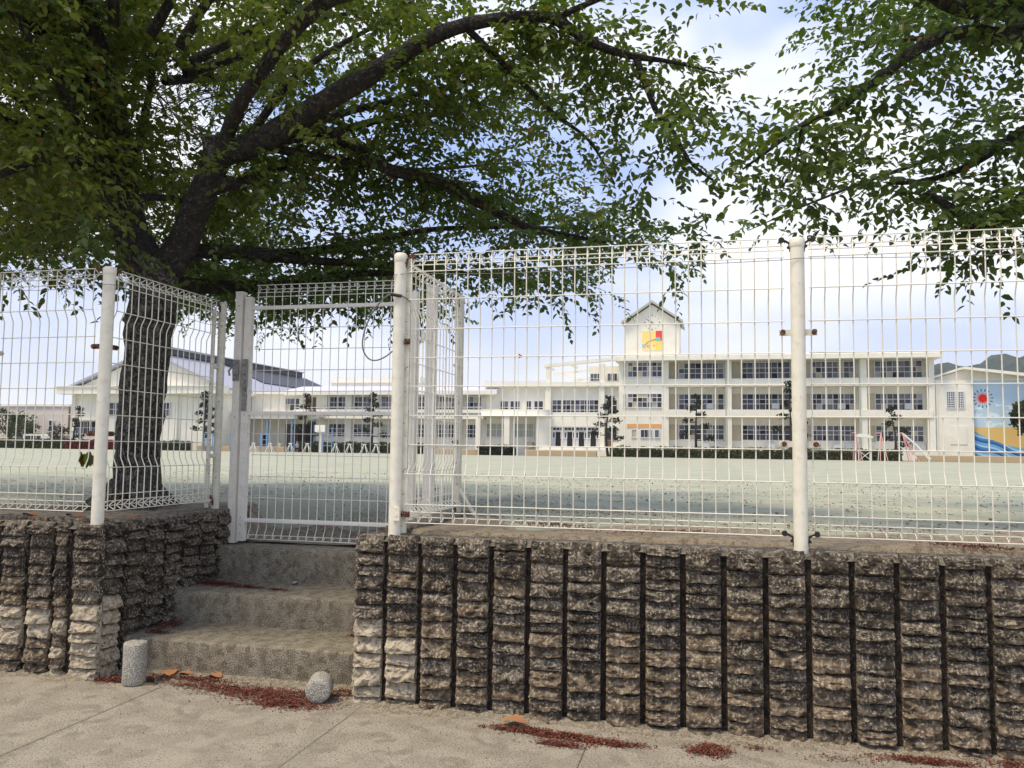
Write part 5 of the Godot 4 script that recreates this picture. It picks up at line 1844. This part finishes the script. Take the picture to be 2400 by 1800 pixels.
func dry_leaf(label, at, size, turn, mat, lift = .3):
	var o = thing("dry_leaf", label, "leaf", at, "dry brown leaves on the ground")
	var mb = MB.new()
	mb.smooth()
	var rows = 7
	var P = func(i, s):
		var t = i / float(rows)
		var w = .34 * sin(PI * pow(t, .8)) * (1.0 + .12 * sin(t * 19.0))
		return Vector3(w * s, .05 + lift * (.18 * sin(t * PI) + .5 * w * w * 3.0 * absf(s)) + .02 * sin(t * 9.0 + s * 3.0), t - .5)
	for i in rows:
		for s in [-1.0, 0.0]:
			mb.quad(P.call(i, s), P.call(i + 1, s), P.call(i + 1, s + 1.0), P.call(i, s + 1.0))
	part(o, "blade", mb.done(), mat, Vector3.ZERO, (Basis(Vector3.UP, turn)).scaled(Vector3.ONE * size))

func build_litter():
	rng.seed = 70
	litter("red bud scales heaped against the bottom step", .0, [[-2.55, .06, .42, .12, 2600], [-2.35, .20, .22, .10, 1300], [-3.15, -.10, .38, .06, 900], [-2.95, .02, .30, .07, 700], [-2.12, -.08, .16, .07, 420]])
	litter("red bud scales around the upright granite cylinder", .0, [[-3.60, .05, .15, .08, 620], [-3.30, -.08, .12, .06, 280]])
	litter("red bud scales on the left of the middle step", .422, [[-3.58, -1.02, .20, .08, 900], [-3.30, -.95, .14, .05, 320], [-3.04, -.92, .08, .03, 110]])
	litter("red bud scales in the left corner of the lowest step", .207, [[-3.66, -.58, .10, .14, 420], [-3.60, -.36, .10, .06, 200]])
	litter("small red pinch of bud scales at the right end of the lowest step", .207, [[-2.30, -.62, .05, .05, 120]])
	litter("long streak of red bud scales on the pavement below the wall", .0, [[-.98, .26, .17, .04, 700], [-.74, .30, .22, .05, 1150], [-.50, .35, .18, .04, 560], [-.74, .42, .13, .045, 420]])
	litter("round patch of red bud scales on the pavement towards the right", .0, [[-.02, .31, .10, .09, 900], [.22, .22, .10, .03, 60]])
	litter("red bud scales at the bottom right below the wall", .0, [[.98, .18, .22, .05, 800], [1.34, .12, .16, .05, 480], [.60, .25, .2, .06, 80]])
	litter("red bud scales on the soil above the right-hand wall", T, [[-.95, -.60, .25, .12, 420], [-.30, -.45, .35, .12, 300], [1.35, -.25, .30, .07, 420], [.9, -1.2, .6, .4, 300], [-.8, -1.8, .9, .4, 500]], true)
	litter("red bud scales scattered on the soil behind the gate", T, [[-3.0, -2.2, .8, .5, 1500], [-2.5, -2.9, .9, .4, 900], [-4.6, -.7, .5, .25, 260]], true)
	# a thin scatter of dark crumbs over the pavement
	var o = thing("pavement_crumbs", "dark crumbs and specks strewn over the pavement", "litter", Vector3.ZERO, "", "stuff")
	var places = []
	var cols = []
	for i in 900:
		var x = rng.randf_range(-4.2, 2.0)
		var z = .12 + pow(rng.randf(), 1.6) * 1.6
		places.append(Transform3D(random_turn().scaled(Vector3.ONE * rng.randf_range(.004, .011)), Vector3(x, .004, z)))
		cols.append(Color(.10, .07, .045).lerp(Color(.25, .19, .12), rng.randf()))
	for i in 160:
		var k = rng.randi() % 3
		var zz = rng.randf_range([-.68, -1.2, -1.4][k], [-.24, -.74, -1.28][k])
		places.append(Transform3D(random_turn().scaled(Vector3.ONE * rng.randf_range(.004, .010)), Vector3(rng.randf_range(-3.7, -2.0), [.210, .426, .675][k] + .002, zz)))
		cols.append(Color(.08, .055, .035).lerp(Color(.2, .15, .1), rng.randf()))
	leaf_cloud(o, "specks", places, cols).material_override = M.bits
	# fallen bits lying on the playground under the trees
	var pg = thing("playground_crumbs", "dark fallen bits strewn over the playground under the trees", "litter", Vector3.ZERO, "", "stuff")
	var p2 = []
	var c2 = []
	for i in 5200:
		var z = -1.2 - 11.0 * pow(rng.randf(), 1.7)
		var x = rng.randf_range(-9.0, 7.0) + z * .12
		if x > -4.0 and x < -1.7 and z > -3.4: continue
		var calm = 1.0 - smoothstep(4.5, 6.1, -z)
		p2.append(Transform3D(Basis(Vector3.UP, rng.randf() * TAU) * Basis(Vector3.RIGHT, -PI / 2 + rng.randfn() * .4).scaled(Vector3.ONE * rng.randf_range(.012, .05)), Vector3(x, lerpf(field_y(z), soil_y(x, z), calm) + .006, z)))
		c2.append(Color(.09, .075, .05).lerp(Color(.24, .15, .10), rng.randf()))
	leaf_cloud(pg, "specks", p2, c2).material_override = M.bits
	var stuff = [[-3.34, .004, -.14, .12, .6, "large orange-brown dry leaf against the bottom step, beside the granite cylinder", 0], [-3.24, .004, -.16, .085, 1.6, "curled dry leaf just right of the largest leaf at the bottom step", 0], [-3.03, .004, -.16, .10, 1.2, "pale dry leaf at the middle of the bottom step", 0], [-1.02, .012, .21, .125, 1.45, "orange dry leaf lying at the foot of the right-hand wall", 0], [-4.12, T + .012, -.16, .12, 1.3, "brown dry leaf behind the narrow fence panel, next to the post", 1], [-4.45, T + .012, -.13, .10, 1.5, "brown dry leaf behind the narrow fence panel, near the left edge", 1], [-3.72, T + .012, -.22, .09, .4, "reddish dry leaf behind the thick corner post", 1]]
	for s in stuff: dry_leaf(s[5], Vector3(s[0], s[1] + .006, s[2]), s[3] * 1.25, s[4], M.dry_leaf if s[6] == 0 else M.dry_leaf2)
	# flat edging stones on the soil behind the narrow panel
	var xs = [-4.75, -4.53, -4.33, -4.12, -3.95]
	for i in 5:
		var e = thing("edging_stone", "flat edging stone on top of the left wall, %s from the left" % ["first", "second", "third", "fourth", "fifth"][i], "stone", Vector3(xs[i], T - .012, -.10), "edging stones behind the narrow fence panel")
		var mb = MB.new()
		bevel_slab(mb, -.10, .10, -.055, .055, .0, .032 + .008 * (i % 2), .010)
		part(e, "block", mb.done(), M.stone_brown if i % 2 == 0 else M.cap, Vector3.ZERO, Basis(Vector3.UP, rng.randf_range(-.12, .12)))
	# a pebble on the middle step
	var pb = thing("pebble", "small pale pebble on the middle step", "pebble", Vector3(-3.02, .422, -1.14))
	part(pb, "stone", core_mesh(.022, .03, 8), M.granite)
